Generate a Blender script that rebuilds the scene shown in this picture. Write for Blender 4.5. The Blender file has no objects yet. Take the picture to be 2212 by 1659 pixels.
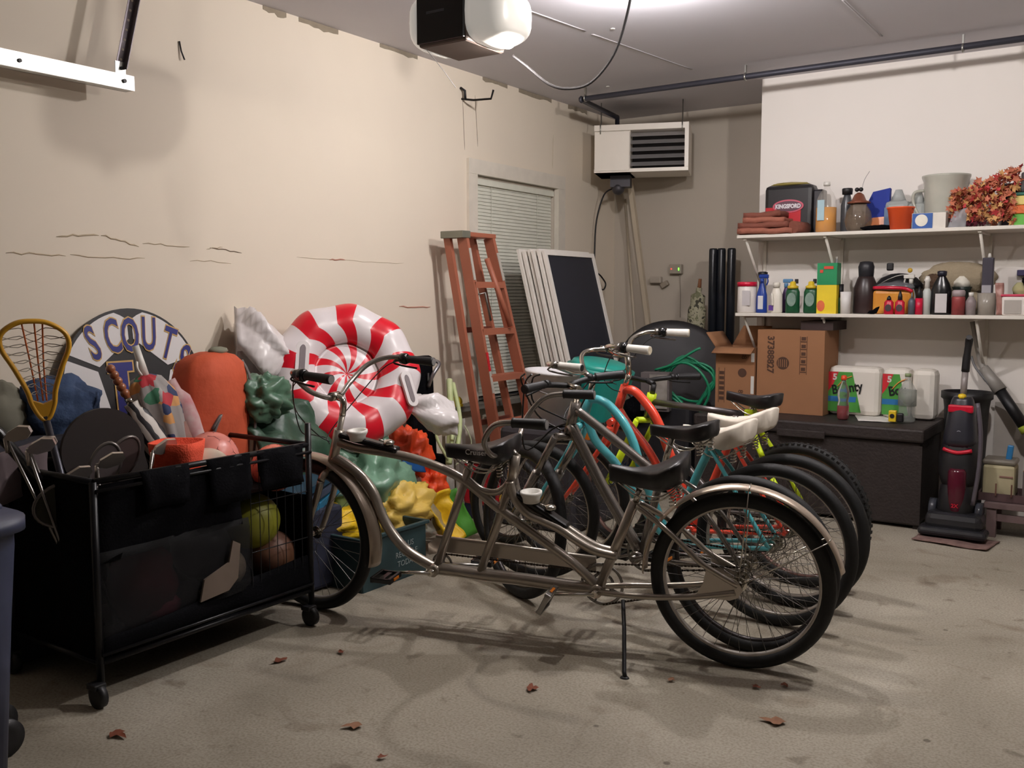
import bpy, bmesh, math, random
from mathutils import Vector, Matrix, noise
from math import sin, cos, pi, radians as R
random.seed(7)
SC = bpy.context.scene
COL = SC.collection
V = Vector

# ------------------------------------------------------------------ materials
def lin(c):
    out = []
    for v in c:
        v = v / 255.0
        out.append(v / 12.92 if v <= 0.04045 else ((v + 0.055) / 1.055) ** 2.4)
    return out

MATS = {}
def mat(name, rgb, rough=0.6, metal=0.0, var=0.08, scale=12.0, bump=0.0, alpha=1.0, trans=0.0, emit=0.0, coat=0.0, rgb2=None, bscale=None):
    if name in MATS:
        return MATS[name]
    m = bpy.data.materials.new(name); m.use_nodes = True
    nt = m.node_tree; N = nt.nodes; L = nt.links
    b = N['Principled BSDF']
    c = lin(rgb)
    tc = N.new('ShaderNodeTexCoord')
    nz = N.new('ShaderNodeTexNoise'); nz.inputs['Scale'].default_value = scale; nz.inputs['Detail'].default_value = 5
    L.new(tc.outputs['Object'], nz.inputs['Vector'])
    mx = N.new('ShaderNodeMix'); mx.data_type = 'RGBA'
    c2 = lin(rgb2) if rgb2 else [x * (1 - var * 2) for x in c]
    c1 = c if rgb2 else [min(1, x * (1 + var)) for x in c]
    mx.inputs['A'].default_value = (*c1, 1); mx.inputs['B'].default_value = (*c2, 1)
    L.new(nz.outputs['Fac'], mx.inputs['Factor'])
    L.new(mx.outputs['Result'], b.inputs['Base Color'])
    b.inputs['Roughness'].default_value = rough
    b.inputs['Metallic'].default_value = metal
    b.inputs['Alpha'].default_value = alpha
    b.inputs['Transmission Weight'].default_value = trans
    b.inputs['Coat Weight'].default_value = coat
    if emit:
        L.new(mx.outputs['Result'], b.inputs['Emission Color']); b.inputs['Emission Strength'].default_value = emit
    if bump:
        bp = N.new('ShaderNodeBump'); bp.inputs['Strength'].default_value = bump; bp.inputs['Distance'].default_value = 0.01
        n2 = N.new('ShaderNodeTexNoise'); n2.inputs['Scale'].default_value = bscale or scale * 4; n2.inputs['Detail'].default_value = 6
        L.new(tc.outputs['Object'], n2.inputs['Vector']); L.new(n2.outputs['Fac'], bp.inputs['Height'])
        L.new(bp.outputs['Normal'], b.inputs['Normal'])
    MATS[name] = m
    return m

def stripes(name, a, b_, n, axis_angle=False, scale=10.0, dist=0.0, rough=0.5):
    """wave bands between two colours"""
    if name in MATS: return MATS[name]
    m = mat(name, a, rough)
    nt = m.node_tree; N = nt.nodes; L = nt.links; b = N['Principled BSDF']
    w = N.new('ShaderNodeTexWave'); w.inputs['Scale'].default_value = scale; w.inputs['Distortion'].default_value = dist
    w.bands_direction = n
    tc = N.new('ShaderNodeTexCoord'); L.new(tc.outputs['Object'], w.inputs['Vector'])
    rp = N.new('ShaderNodeValToRGB'); rp.color_ramp.interpolation = 'CONSTANT'
    rp.color_ramp.elements[0].color = (*lin(a), 1); rp.color_ramp.elements[1].color = (*lin(b_), 1); rp.color_ramp.elements[1].position = 0.5
    L.new(w.outputs['Fac'], rp.inputs['Fac']); L.new(rp.outputs['Color'], b.inputs['Base Color'])
    return m

def concrete():
    m = bpy.data.materials.new('concrete floor'); m.use_nodes = True
    nt = m.node_tree; N = nt.nodes; L = nt.links; b = N['Principled BSDF']
    tc = N.new('ShaderNodeTexCoord')
    def nz(s, d, dist=0):
        n = N.new('ShaderNodeTexNoise'); n.inputs['Scale'].default_value = s; n.inputs['Detail'].default_value = d; n.inputs['Distortion'].default_value = dist
        L.new(tc.outputs['Object'], n.inputs['Vector']); return n
    def ramp(src, stops):
        r = N.new('ShaderNodeValToRGB'); e = r.color_ramp.elements
        e[0].position, e[1].position = stops[0][0], stops[-1][0]
        e[0].color = (*lin(stops[0][1]), 1); e[1].color = (*lin(stops[-1][1]), 1)
        for p, c in stops[1:-1]:
            k = e.new(p); k.color = (*lin(c), 1)
        L.new(src, r.inputs['Fac']); return r
    def mul(a, bb, f=1.0):
        x = N.new('ShaderNodeMix'); x.data_type = 'RGBA'; x.blend_type = 'MULTIPLY'; x.inputs['Factor'].default_value = f
        L.new(a, x.inputs['A']); L.new(bb, x.inputs['B']); return x.outputs['Result']
    base = ramp(nz(.9, 8, .8).outputs['Fac'], [(.3, (138, 130, 115)), (.5, (158, 150, 135)), (.72, (178, 171, 156))])
    fine = ramp(nz(110, 2).outputs['Fac'], [(.3, (205, 202, 196)), (.6, (255, 255, 255))])
    spot = ramp(nz(9, 4, .3).outputs['Fac'], [(.27, (165, 155, 145)), (.36, (255, 255, 255))])
    stain = ramp(nz(2.7, 5, 1.5).outputs['Fac'], [(.25, (185, 172, 160)), (.42, (255, 255, 255))])
    c = mul(base.outputs['Color'], fine.outputs['Color'], .8); c = mul(c, spot.outputs['Color'], .6); c = mul(c, stain.outputs['Color'], .7)
    vo = N.new('ShaderNodeTexVoronoi'); vo.inputs['Scale'].default_value = 3.0; L.new(tc.outputs['Object'], vo.inputs['Vector'])
    ch = ramp(vo.outputs['Distance'], [(.0, (120, 105, 95)), (.028, (120, 105, 95)), (.04, (255, 255, 255))])
    c = mul(c, ch.outputs['Color'], .7)
    L.new(c, b.inputs['Base Color']); b.inputs['Roughness'].default_value = .75
    bp = N.new('ShaderNodeBump'); bp.inputs['Strength'].default_value = .1; bp.inputs['Distance'].default_value = .002
    L.new(nz(60, 6).outputs['Fac'], bp.inputs['Height']); L.new(bp.outputs['Normal'], b.inputs['Normal'])
    return m

# ------------------------------------------------------------------ mesh builder
def frame_of(d):
    d = V(d).normalized()
    u = V((0, 0, 1)) if abs(d.z) < 0.9 else V((1, 0, 0))
    a = d.cross(u).normalized(); b = d.cross(a).normalized()
    return a, b

def smooth_path(pts, k=6, closed=False):
    P = [V(p) for p in pts]; n = len(P)
    if n < 3: return P
    out = []
    rng = range(n if closed else n - 1)
    for i in rng:
        p0 = P[(i - 1) % n] if closed or i > 0 else P[0]
        p1 = P[i]; p2 = P[(i + 1) % n]
        p3 = P[(i + 2) % n] if closed or i + 2 < n else P[-1]
        for j in range(k):
            t = j / k
            out.append(0.5 * ((2 * p1) + (-p0 + p2) * t + (2 * p0 - 5 * p1 + 4 * p2 - p3) * t * t + (-p0 + 3 * p1 - 3 * p2 + p3) * t ** 3))
    if not closed: out.append(P[-1])
    return out

class MB:
    def __init__(s, M=None):
        s.bm = bmesh.new(); s.M = M or Matrix.Identity(4)
    def _v(s, p): return s.bm.verts.new(s.M @ V(p))
    def face(s, vs, sm=True):
        try:
            f = s.bm.faces.new(vs); f.smooth = sm; return f
        except ValueError: return None
    def poly(s, pts): s.face([s._v(p) for p in pts], False)
    def box(s, c, size, rz=0.0, bev=0.0, rot=None, taper=1.0):
        c = V(c); hx, hy, hz = [q / 2 for q in size]
        Rm = rot if rot is not None else Matrix.Rotation(rz, 3, 'Z')
        vs = []
        for z in (-hz, hz):
            k = taper if z > 0 else 1.0
            for x, y in ((-hx * k, -hy * k), (hx * k, -hy * k), (hx * k, hy * k), (-hx * k, hy * k)):
                vs.append(s._v(c + Rm @ V((x, y, z))))
        fs = [s.face([vs[i] for i in q], False) for q in ((3, 2, 1, 0), (4, 5, 6, 7), (0, 1, 5, 4), (1, 2, 6, 5), (2, 3, 7, 6), (3, 0, 4, 7))]
        if bev:
            es = list({e for f in fs for e in f.edges})
            bmesh.ops.bevel(s.bm, geom=es, offset=bev, segments=2, affect='EDGES', profile=.5)
        return s
    def box2(s, a, b, bev=0.0):
        a = V(a); b = V(b); return s.box((a + b) / 2, [abs(q) for q in (b - a)], bev=bev)
    def tube(s, pts, r, n=8, smooth=0, closed=False, caps=True, flat=1.0):
        P = smooth_path(pts, smooth, closed) if smooth else [V(p) for p in pts]
        m = len(P)
        rs = r if isinstance(r, (list, tuple)) else [r] * m
        if len(rs) != m:
            rs = [rs[0] + (rs[-1] - rs[0]) * i / (m - 1) if len(rs) == 2 else rs[min(len(rs) - 1, int(i * len(rs) / m))] for i in range(m)]
        T = []
        for i in range(m):
            a = P[(i - 1) % m] if closed else P[max(0, i - 1)]; b = P[(i + 1) % m] if closed else P[min(m - 1, i + 1)]
            T.append((b - a).normalized() if (b - a).length > 1e-9 else V((0, 0, 1)))
        u, w = frame_of(T[0]); rings = []
        for i in range(m):
            u = (u - T[i] * u.dot(T[i]))
            u = u.normalized() if u.length > 1e-6 else frame_of(T[i])[0]
            w = T[i].cross(u)
            rings.append([s._v(P[i] + (u * cos(2 * pi * j / n) + w * sin(2 * pi * j / n) * flat) * rs[i]) for j in range(n)])
        for i in range(m if closed else m - 1):
            A = rings[i]; B = rings[(i + 1) % m]
            for j in range(n): s.face([A[j], A[(j + 1) % n], B[(j + 1) % n], B[j]])
        if caps and not closed:
            s.face(rings[0][::-1], False); s.face(rings[-1], False)
        return s
    def cyl(s, a, b, r0, r1=None, n=16): return s.tube([a, b], [r0, r0 if r1 is None else r1], n)
    def lathe(s, prof, o=(0, 0, 0), n=20, axis='Z', sq=(1, 1)):
        rings = []
        for r, z in prof:
            ring = []
            for j in range(n):
                a = 2 * pi * j / n
                p = (r * cos(a) * sq[0], r * sin(a) * sq[1], z)
                if axis == 'Y': p = (p[0], p[2], p[1])
                if axis == 'X': p = (p[2], p[0], p[1])
                ring.append(s._v(V(o) + V(p)))
            rings.append(ring)
        for A, B in zip(rings, rings[1:]):
            for j in range(n): s.face([A[j], A[(j + 1) % n], B[(j + 1) % n], B[j]])
        s.face(rings[0][::-1], False); s.face(rings[-1], False)
        return s
    def ell(s, c, r, rot=None, u=18, v=12, nz=0.0, ns=3.0, seed=0.0):
        c = V(c); Rm = rot if rot is not None else Matrix.Identity(3)
        r = (r, r, r) if not isinstance(r, (tuple, list)) else r
        rings = []
        for i in range(1, v):
            t = pi * i / v; ring = []
            for j in range(u):
                a = 2 * pi * j / u
                d = V((sin(t) * cos(a), sin(t) * sin(a), cos(t)))
                q = d * ns + V((seed, seed * 1.7, 0))
                k = 1 + (nz * (.7 * noise.noise(q) + .22 * (.45 - 1.6 * abs(noise.noise(q * 1.9 + V((5, 1, seed))))) + .06 * (.4 - 1.6 * abs(noise.noise(q * 4.7)))) if nz else 0)
                ring.append(s._v(c + Rm @ V((d.x * r[0] * k, d.y * r[1] * k, d.z * r[2] * k))))
            rings.append(ring)
        top = s._v(c + Rm @ V((0, 0, r[2]))); bot = s._v(c + Rm @ V((0, 0, -r[2])))
        for j in range(u):
            s.face([top, rings[0][j], rings[0][(j + 1) % u]]); s.face([bot, rings[-1][(j + 1) % u], rings[-1][j]])
        for A, B in zip(rings, rings[1:]):
            for j in range(u): s.face([A[j], B[j], B[(j + 1) % u], A[(j + 1) % u]])
        return s
    def torus(s, c, ax, Rr, r, n=48, m=8, a0=0, a1=2 * pi, start=None, flat=1.0):
        c = V(c); ax = V(ax).normalized()
        if start is None: u, w = frame_of(ax)
        else:
            u = V(start); u = (u - ax * u.dot(ax)).normalized(); w = ax.cross(u)
        full = abs(a1 - a0 - 2 * pi) < 1e-6
        rings = []
        for i in range(n if full else n + 1):
            a = a0 + (a1 - a0) * i / n
            d = u * cos(a) + w * sin(a)
            rings.append([s._v(c + d * (Rr + r * cos(2 * pi * j / m)) + ax * (r * flat * sin(2 * pi * j / m))) for j in range(m)])
        k = len(rings)
        for i in range(k if full else k - 1):
            A = rings[i]; B = rings[(i + 1) % k]
            for j in range(m): s.face([A[j], B[j], B[(j + 1) % m], A[(j + 1) % m]])
        if not full: s.face(rings[0], False); s.face(rings[-1][::-1], False)
        return s
    def prism(s, poly, T, h):
        """poly in local XY, thickness h along local Z, placed by matrix T"""
        A = [s._v(T @ V((x, y, -h / 2))) for x, y in poly]; B = [s._v(T @ V((x, y, h / 2))) for x, y in poly]
        s.face(A[::-1], False); s.face(B, False); n = len(poly)
        for i in range(n): s.face([A[i], A[(i + 1) % n], B[(i + 1) % n], B[i]], False)
        return s
    def loft(s, rings, caps=True):
        rr = [[s._v(p) for p in ring] for ring in rings]
        n = len(rr[0])
        for A, B in zip(rr, rr[1:]):
            for j in range(n): s.face([A[j], A[(j + 1) % n], B[(j + 1) % n], B[j]])
        if caps: s.face(rr[0][::-1]); s.face(rr[-1])
        return s
    def sheet(s, q, nu=14, nv=14, nz=0.04, ns=4.0, bulge=0.0, thick=0.006, seed=0.0, edge=0.0):
        """crumpled cloth between four corners"""
        a, b, c, d = [V(p) for p in q]
        nrm = (b - a).cross(d - a).normalized()
        def P(i, j, off):
            u = i / nu; v = j / nv
            p = (a * (1 - u) + b * u) * (1 - v) + (d * (1 - u) + c * u) * v
            e = nrm * (nz * noise.noise(p * ns + V((seed, 0, seed))) + 0.5 * nz * noise.noise(p * ns * 2.7 + V((0, seed, 0))) + bulge * sin(pi * u) * sin(pi * v) + off)
            if edge: e += V((noise.noise(p * 5 + V((seed, 1, 2))), noise.noise(p * 5 + V((3, seed, 2))), noise.noise(p * 5 + V((5, 1, seed))))) * edge
            return p + e
        G = [[s._v(P(i, j, 0)) for j in range(nv + 1)] for i in range(nu + 1)]
        H = [[s._v(P(i, j, -thick)) for j in range(nv + 1)] for i in range(nu + 1)]
        for i in range(nu):
            for j in range(nv):
                s.face([G[i][j], G[i + 1][j], G[i + 1][j + 1], G[i][j + 1]]); s.face([H[i][j], H[i][j + 1], H[i + 1][j + 1], H[i + 1][j]])
        for i in range(nu):
            s.face([G[i][0], H[i][0], H[i + 1][0], G[i + 1][0]]); s.face([G[i][nv], G[i + 1][nv], H[i + 1][nv], H[i][nv]])
        for j in range(nv):
            s.face([G[0][j], G[0][j + 1], H[0][j + 1], H[0][j]]); s.face([G[nu][j], H[nu][j], H[nu][j + 1], G[nu][j + 1]])
        return s
    def text(s, body, size, T, ext=0.001, off=0.0, sx=1.0):
        cu = bpy.data.curves.new('t', 'FONT'); cu.body = body; cu.size = size; cu.extrude = ext; cu.offset = off
        cu.align_x = 'CENTER'; cu.align_y = 'CENTER'; cu.resolution_u = 3
        o = bpy.data.objects.new('t', cu); COL.objects.link(o)
        dg = bpy.context.evaluated_depsgraph_get(); dg.update()
        me = bpy.data.meshes.new_from_object(o.evaluated_get(dg))
        me.transform(s.M @ T @ Matrix.Diagonal((sx, 1, 1, 1)))
        s.bm.from_mesh(me)
        bpy.data.objects.remove(o); bpy.data.curves.remove(cu); bpy.data.meshes.remove(me)
        return s
    def build(s, name, m, parent=None, label=None, kind=None):
        me = bpy.data.meshes.new(name)
        if parent is not None and parent.get('_w') is not None:
            off = V(parent['_w']); bmesh.ops.translate(s.bm, verts=s.bm.verts, vec=-off)
        s.bm.normal_update(); bmesh.ops.recalc_face_normals(s.bm, faces=s.bm.faces)
        s.bm.to_mesh(me); s.bm.free()
        me.materials.append(m)
        o = bpy.data.objects.new(name, me); COL.objects.link(o)
        if parent is not None:
            o.parent = parent
            if parent.get('_w') is not None: o['_w'] = list(parent['_w'])
        if label: o['label'] = label
        if kind: o['kind'] = kind
        return o

def thing(name, label, cat, loc=(0, 0, 0), group=None, M=None):
    o = bpy.data.objects.new(name, None); COL.objects.link(o); o.empty_display_size = .05
    if M is not None: o.matrix_world = M
    else: o.location = loc; o['_w'] = list(loc)
    o['label'] = label; o['category'] = cat
    if group: o['group'] = group
    return o
def tag(o, label, cat, group=None):
    o['label'] = label; o['category'] = cat
    if group: o['group'] = group
    return o
def struct(o):
    o['kind'] = 'structure'; return o
def basis(x, y, z, o): 
    m = Matrix((V(x), V(y), V(z))).transposed().to_4x4(); m.translation = V(o); return m
# text frames: facing -Y (read from the camera side), facing +X, facing up
def face_y(x, y, z, ang=0): return Matrix.Translation((x, y, z)) @ Matrix.Rotation(pi / 2, 4, 'X') @ Matrix.Rotation(ang, 4, 'Z')
def face_x(x, y, z, ang=0): return Matrix.Translation((x, y, z)) @ Matrix.Rotation(pi / 2, 4, 'Z') @ Matrix.Rotation(pi / 2, 4, 'X') @ Matrix.Rotation(ang, 4, 'Z')

# common materials
BLACK = mat('black plastic', (22, 21, 24), .5)
BLACKG = mat('glossy black plastic', (16, 15, 17), .25)
RUBBER = mat('tyre rubber', (14, 14, 15), .7, bump=.15)
CLOTHK = mat('black nylon cloth', (7, 7, 11), .85, bump=.3, scale=30)
CHROME = mat('chrome', (205, 200, 190), .15, 1.0, var=.03)
STEEL = mat('galvanised steel', (185, 185, 180), .35, 1.0, var=.1)
ALU = mat('brushed aluminium', (150, 147, 143), .35, 1.0)
WHITE = mat('white plastic', (225, 222, 215), .4)
WPAINT = mat('white painted board', (228, 222, 212), .5, scale=5)
GREYP = mat('grey plastic', (110, 110, 112), .5)
CARD = mat('cardboard', (158, 112, 78), .85, var=.06, scale=6)
CARDI = mat('printed ink brown', (82, 56, 42), .85)
for _m in (CLOTHK,): _m.node_tree.nodes['Principled BSDF'].inputs['Specular IOR Level'].default_value = .08
RED = mat('red plastic', (190, 25, 45), .4)
YEL = mat('yellow plastic', (235, 200, 40), .4)
BLUE = mat('blue plastic', (25, 55, 140), .35)
GREEN = mat('green plastic', (20, 110, 65), .4)
CLEAR = mat('clear plastic', (225, 228, 225), .12, trans=.92, var=.0)
AMBER = mat('amber liquid', (200, 130, 25), .1, trans=.55)
PAPER = mat('white paper', (225, 222, 216), .8)
# ================================================================== the room
LW = -3.92; GW = 7.40; WW = 6.60; JX = -2.35; CZ = 2.88; RX = 3.6; FY = -2.4
CREAM = mat('cream wall paint', (228, 216, 198), .75, var=.03, scale=2.0, bump=.05)
GREYW = mat('grey beige wall paint', (192, 182, 168), .8, var=.03, scale=2.0, bump=.05)
WHITEW = mat('white wall paint', (240, 234, 228), .7, var=.02, scale=2.0, bump=.04)
DIMW = mat('dark low bounce wall', (118, 110, 98), .8, var=.06, scale=2)  # tone of the unseen right and front walls, darkened to cut bounced fill light
CEIL = mat('ceiling paint', (216, 214, 220), .85, var=.03, scale=1.5, bump=.1)
struct(MB().box2((LW - .1, FY - .1, -.12), (RX + .1, GW + .1, 0)).build('floor', concrete()))
struct(MB().box2((LW - .1, FY - .1, CZ), (RX + .1, GW + .1, CZ + .1)).build('ceiling', CEIL))
wl = struct(MB().box2((LW - .1, FY, 0), (LW, 5.35, CZ)).box2((LW - .1, 6.44, 0), (LW, GW + .1, CZ)).box2((LW - .1, 5.35, 2.22), (LW, 6.44, CZ)).box2((LW - .1, 5.35, 0), (LW, 6.44, .64)).build('wall_left', CREAM))
struct(MB().box2((LW, GW, 0), (JX + .3, GW + .1, CZ)).build('wall_back', GREYW))
struct(MB().box2((JX, WW, 0), (RX, GW + .1, CZ)).build('wall_back_right', WHITEW))
struct(MB().box2((RX, FY, 0), (RX + .1, WW, CZ)).build('wall_right', DIMW))
struct(MB().box2((LW, FY - .1, 0), (RX, FY, CZ)).build('wall_front', DIMW))
# drywall seams, cracks and torn tape on the left wall: parts of the wall
CRACK = mat('cracked plaster edge', (188, 172, 146), .9); CRK = mat('dark crack', (120, 104, 86), .9); TORN = mat('torn drywall paper', (150, 138, 120), .9, var=.15, scale=20)
def crack(y0, z0, y1, z1, r, m, n=14, amp=.012, nm='crack'):
    pts = []
    for i in range(n + 1):
        t = i / n; pts.append((LW + .0005, y0 + (y1 - y0) * t, z0 + (z1 - z0) * t + amp * noise.noise(V((y0 * 9 + t * 7, z0 * 5, 0)))))
    MB().tube(pts, [r if 0 < i < n else r * .3 for i in range(n + 1)], 5).build(nm, m, wl)
crack(2.32, 1.635, 2.52, 1.65, .004, CRACK, 8); crack(2.53, 1.65, 2.72, 1.61, .0035, CRACK, 8); crack(2.74, 1.625, 3.0, 1.615, .0025, CRACK, 8); crack(3.10, 1.61, 3.2, 1.625, .002, CRACK, 6); crack(3.12, 1.62, 3.32, 1.60, .0025, CRK, 8)
crack(2.1, 1.555, 2.36, 1.552, .003, CRACK, 8); crack(2.38, 1.552, 2.75, 1.55, .0026, CRACK, 9); crack(3.0, 1.55, 3.25, 1.545, .0018, CRACK, 6); crack(3.7, 1.59, 4.6, 1.58, .0015, CRACK, 12)
crack(3.95, 1.585, 4.08, 1.587, .004, mat('rubbed red mark', (190, 140, 120), .9), 6); crack(4.55, 1.31, 4.86, 1.305, .0045, mat('rubbed red mark', (190, 140, 120)), 8)
crack(5.22, 2.68, 5.24, 2.36, .002, CRK, 8, .0); crack(5.36, 2.74, 5.39, 2.40, .002, CRK, 8, .0)
crack(6.38, 2.62, 6.37, 2.36, .002, CRACK, 6, .0)
for i, (y0, y1) in enumerate(((3.5, 3.66), (3.75, 4.05), (4.4, 4.75), (5.45, 5.75), (5.9, 6.35), (6.6, 6.9))):
    poly = []
    k = 9
    for j in range(k): poly.append((y0 + (y1 - y0) * j / (k - 1), CZ))
    for j in range(k - 1, -1, -1): poly.append((y0 + (y1 - y0) * j / (k - 1), CZ - .02 - .03 * abs(noise.noise(V((i * 3.1, j * .9, 0)))) ))
    T = Matrix(((0, 0, 1, LW + .001), (1, 0, 0, 0), (0, 1, 0, 0), (0, 0, 0, 1)))
    MB().prism(poly, T, .003).build('torn_tape', TORN, wl)
# seam on the ceiling
ce = bpy.data.objects['ceiling']
for (x0, y0, x1, y1) in ((-2.86, 4.05, -2.77, 4.85), (-2.77, 4.93, -2.64, 6.05), (-1.40, 5.05, -1.40, 5.9)):
    pts = [(x0 + (x1 - x0) * i / 14, y0 + (y1 - y0) * i / 14 + .02 * noise.noise(V((i * .8, x0, 0))), CZ - .001) for i in range(15)]
    MB().tube(pts, .009, 5, flat=.3).build('crack', mat('ceiling seam', (176, 172, 174), .9), ce)
for (x, y) in ((-2.62, 4.9), (-3.35, 6.2), (-2.7, 4.1), (-2.45, 4.0)):
    MB().lathe([(.012, -.004), (.014, 0)], (x, y, CZ), 10).build('plaster_patch', WHITE, ce)
# window in the left wall with its blind
win = MB()
for a, b in (((5.26, .645), (5.36, 2.209)), ((6.43, .645), (6.53, 2.209)), ((5.26, 2.21), (6.53, 2.31))):
    win.box2((LW - .02, a[0], a[1]), (LW + .022, b[0], b[1]))
win.box2((LW - .099, 5.36, .645), (LW - .09, 6.43, 2.21)).box2((LW - .08, 5.36, 2.17), (LW - .03, 6.43, 2.21))
w1 = struct(win.build('window_1', mat('window casing paint', (222, 214, 200), .5)))
MB().box2((LW - .088, 5.37, .65), (LW - .082, 6.42, 2.17)).build('pane', mat('dark window glass', (30, 35, 35), .1), w1)
bl = MB(); z = .68
while z < 2.15:
    bl.box((LW - .045, 5.905, z), (.026, 1.03, .0016), rot=Matrix.Rotation(R(74), 3, 'Y')); z += .0245
for y in (5.6, 6.2): bl.cyl((LW - .031, y, .68), (LW - .031, y, 2.17), .0016, n=5)
bl.box2((LW - .07, 5.385, 2.15), (LW - .02, 6.425, 2.19))
bo = bl.build('venetian_blind', mat('blind slat', (222, 222, 208), .5)); tag(bo, 'white closed venetian blind hanging in the window of the left wall', 'blind')
sl = MB().box2((LW - .05, 4.95, .60), (LW + .10, 6.55, .64), .004).build('window_sill', mat('grey window sill', (120, 116, 108), .6), w1)
# ------------------------------------------------------------------ lamps
def bulb_mat(n, rgb, e):
    return mat(n, rgb, .5, emit=e, var=0)
EA = bulb_mat('warm lamp glow', (255, 248, 243), 820.0); EB = bulb_mat('ceiling bulb glow', (254, 248, 248), 820.0); EC = bulb_mat('opener bulb glow', (255, 246, 238), 1050.0)
for (x, y, z, r, m, lab) in ((-.40, 3.80, 2.78, .05, EA, 'bare ceiling bulb on the right side of the garage'), (-2.1, 4.2, 2.80, .045, EB, 'bare ceiling bulb just beyond the garage door opener')):
    la = thing('ceiling_light', lab, 'lamp', (x, y, CZ))
    MB().lathe([(.045, z + .05), (.06, CZ - .012), (.06, CZ)], (x, y, 0)).cyl((x, y, z + .03), (x, y, z + .055), .02).build('socket', WHITE, la)
    MB().ell((x, y, z), (r, r, r * 1.1)).build('bulb', m, la)
# ------------------------------------------------------------------ garage door track
t = thing('garage_door_track', 'galvanised garage door track hanging from the ceiling along the left wall', 'track', (-3.78, 2.6, 2.3))
MB().box2((-3.80, -1.5, 2.27), (-3.795, 2.60, 2.335)).box2((-3.80, -1.5, 2.33), (-3.755, 2.60, 2.335)).box2((-3.80, -1.5, 2.27), (-3.755, 2.60, 2.275)).build('rail', mat('polished galvanised steel', (190, 190, 186), .34, 1.0, var=.1), t)
# front flange seen from the room
fl = MB()
for zz, h in ((2.302, .062),): fl.box((-3.752, .55, zz), (.003, 4.12, h))
f = fl.build('rail_face', mat('polished galvanised steel', (0, 0, 0)), t)
PS = mat('perforated steel', (125, 118, 122), .45, .8)
hg = MB(); dz = (2.88 - 2.37)
a = V((-3.77, 2.55, 2.36)); b = V((-3.77, 2.68, 2.88))
T = basis((b - a).normalized().cross(V((1, 0, 0))), (b - a).normalized(), (1, 0, 0), a)
hg.prism([(-.018, 0), (.018, 0), (.018, (b - a).length), (-.018, (b - a).length)], T, .003)
hg.prism([(-.0015, 0), (.0015, 0), (.0015, (b - a).length), (-.0015, (b - a).length)], T @ Matrix.Translation((.018, 0, .015)), .034)
ho = hg.build('hanger_strap', PS, t)
hb = MB()
for i in range(11): hb.prism([(.006 * cos(q * pi / 4), .006 * sin(q * pi / 4)) for q in range(8)], T @ Matrix.Translation((0, .04 + i * .045, .0)), .005)
hb.build('slot_hole', mat('slot hole light', (205, 195, 180), .7), ho)
MB().box((-3.765, 2.553, 2.35), (.004, .05, .075)).build('bracket', STEEL, t)
bt = MB(); bt.lathe([(.009, 0), (.009, .006)], (-3.75, 2.56, 2.305), 8, 'X'); bt.lathe([(.007, 0), (.007, .006)], (-3.764, 2.555, 2.36), 8, 'X'); bt.lathe([(.008, 0), (.008, .006)], (-3.75, 2.1, 2.30), 8, 'X'); bt.build('bolt', BLACK, t)
# ------------------------------------------------------------------ opener
op = thing('garage_door_opener', 'black and white garage door opener motor unit hanging from the ceiling', 'door opener', (-2.37, 3.16, CZ))
x0, x1, y0, y1, zb = -2.50, -2.26, 3.03, 3.30, 2.365
MB().box2((x0, y0 + .004, zb), (x1, y1, 2.56), .012).build('motor_housing', mat('taupe plastic', (120, 106, 100), .6), op)
MB().box2((x0 + .004, y0 - .010, zb + .01), (x1 - .006, y0 + .006, 2.57), .004).build('front_panel', BLACKG, op)
MB().box((-2.40, y0 - .0108, 2.49), (.09, .0015, .010)).build('nameplate', mat('grey print', (70, 72, 80)), op)
OPW = mat('opener lens', (250, 246, 238), .3, var=0, emit=.22)
for sx, nm in ((1, 'light_lens'), (-1, 'light_lens')):
    ld = MB(); rings = []
    base = x1 if sx > 0 else x0
    d = .15 if sx > 0 else .07
    for i in range(9):
        u = i / 8; x = base + sx * d * sin(u * pi / 2); k = cos(u * pi / 2) ** .55 if u < 1 else .02
        ring = []
        for j in range(24):
            a = 2 * pi * j / 24; ca, sa = cos(a), sin(a)
            yy = math.copysign(abs(ca) ** .6, ca) * (.15 * (.35 + .65 * k)); zz = math.copysign(abs(sa) ** .6, sa) * .11 * (.25 + .75 * k)
            ring.append((x, 3.165 + yy + .01, 2.475 + zz))
        rings.append(ring)
    ld.loft(rings); ld.build(nm, OPW, op)
MB().ell((-2.17, 3.19, 2.378), (.028, .028, .028)).build('bulb', EC, op)
MB().ell((x1 + .015, y0 + .012, 2.53), (.018, .006, .018)).ell((x0 - .02, y0 + .01, 2.50), (.014, .006, .014)).build('screw_recess', BLACK, op)
MB().box((-2.38, 3.14, 2.72), (.26, .03, .004)).box((-2.50, 3.14, 2.73), (.004, .03, .32)).box((-2.28, 3.14, 2.73), (.004, .03, .32)).build('hanging_bracket', PS, op)
MB().tube([(-2.48, 3.02, 2.57), (-2.56, 2.98, 2.62), (-2.6, 3.05, 2.75), (-2.55, 3.1, CZ)], .003, 6, 5).build('antenna_wire', mat('cream wire', (200, 190, 160)), op)
MB().tube([(-2.48, 3.05, 2.37), (-2.44, 3.1, 2.30), (-2.40, 3.15, 2.22)], .0012, 5, 5).build('thin_wire', GREYP, op)
pw = MB().tube([(-2.24, 3.325, 2.36), (-2.19, 3.34, 2.32), (-2.10, 3.38, 2.24), (-2.03, 3.42, 2.22), (-1.94, 3.45, 2.24), (-1.85, 3.47, 2.34), (-1.80, 3.48, 2.48), (-1.78, 3.49, 2.62), (-1.80, 3.5, 2.74), (-1.82, 3.5, CZ)], .0055, 8, 6).build('hanging_wire', mat('dark grey cord', (34, 31, 33), .6))
tag(pw, 'dark power cord looping down beside the garage door opener', 'cord')
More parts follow.
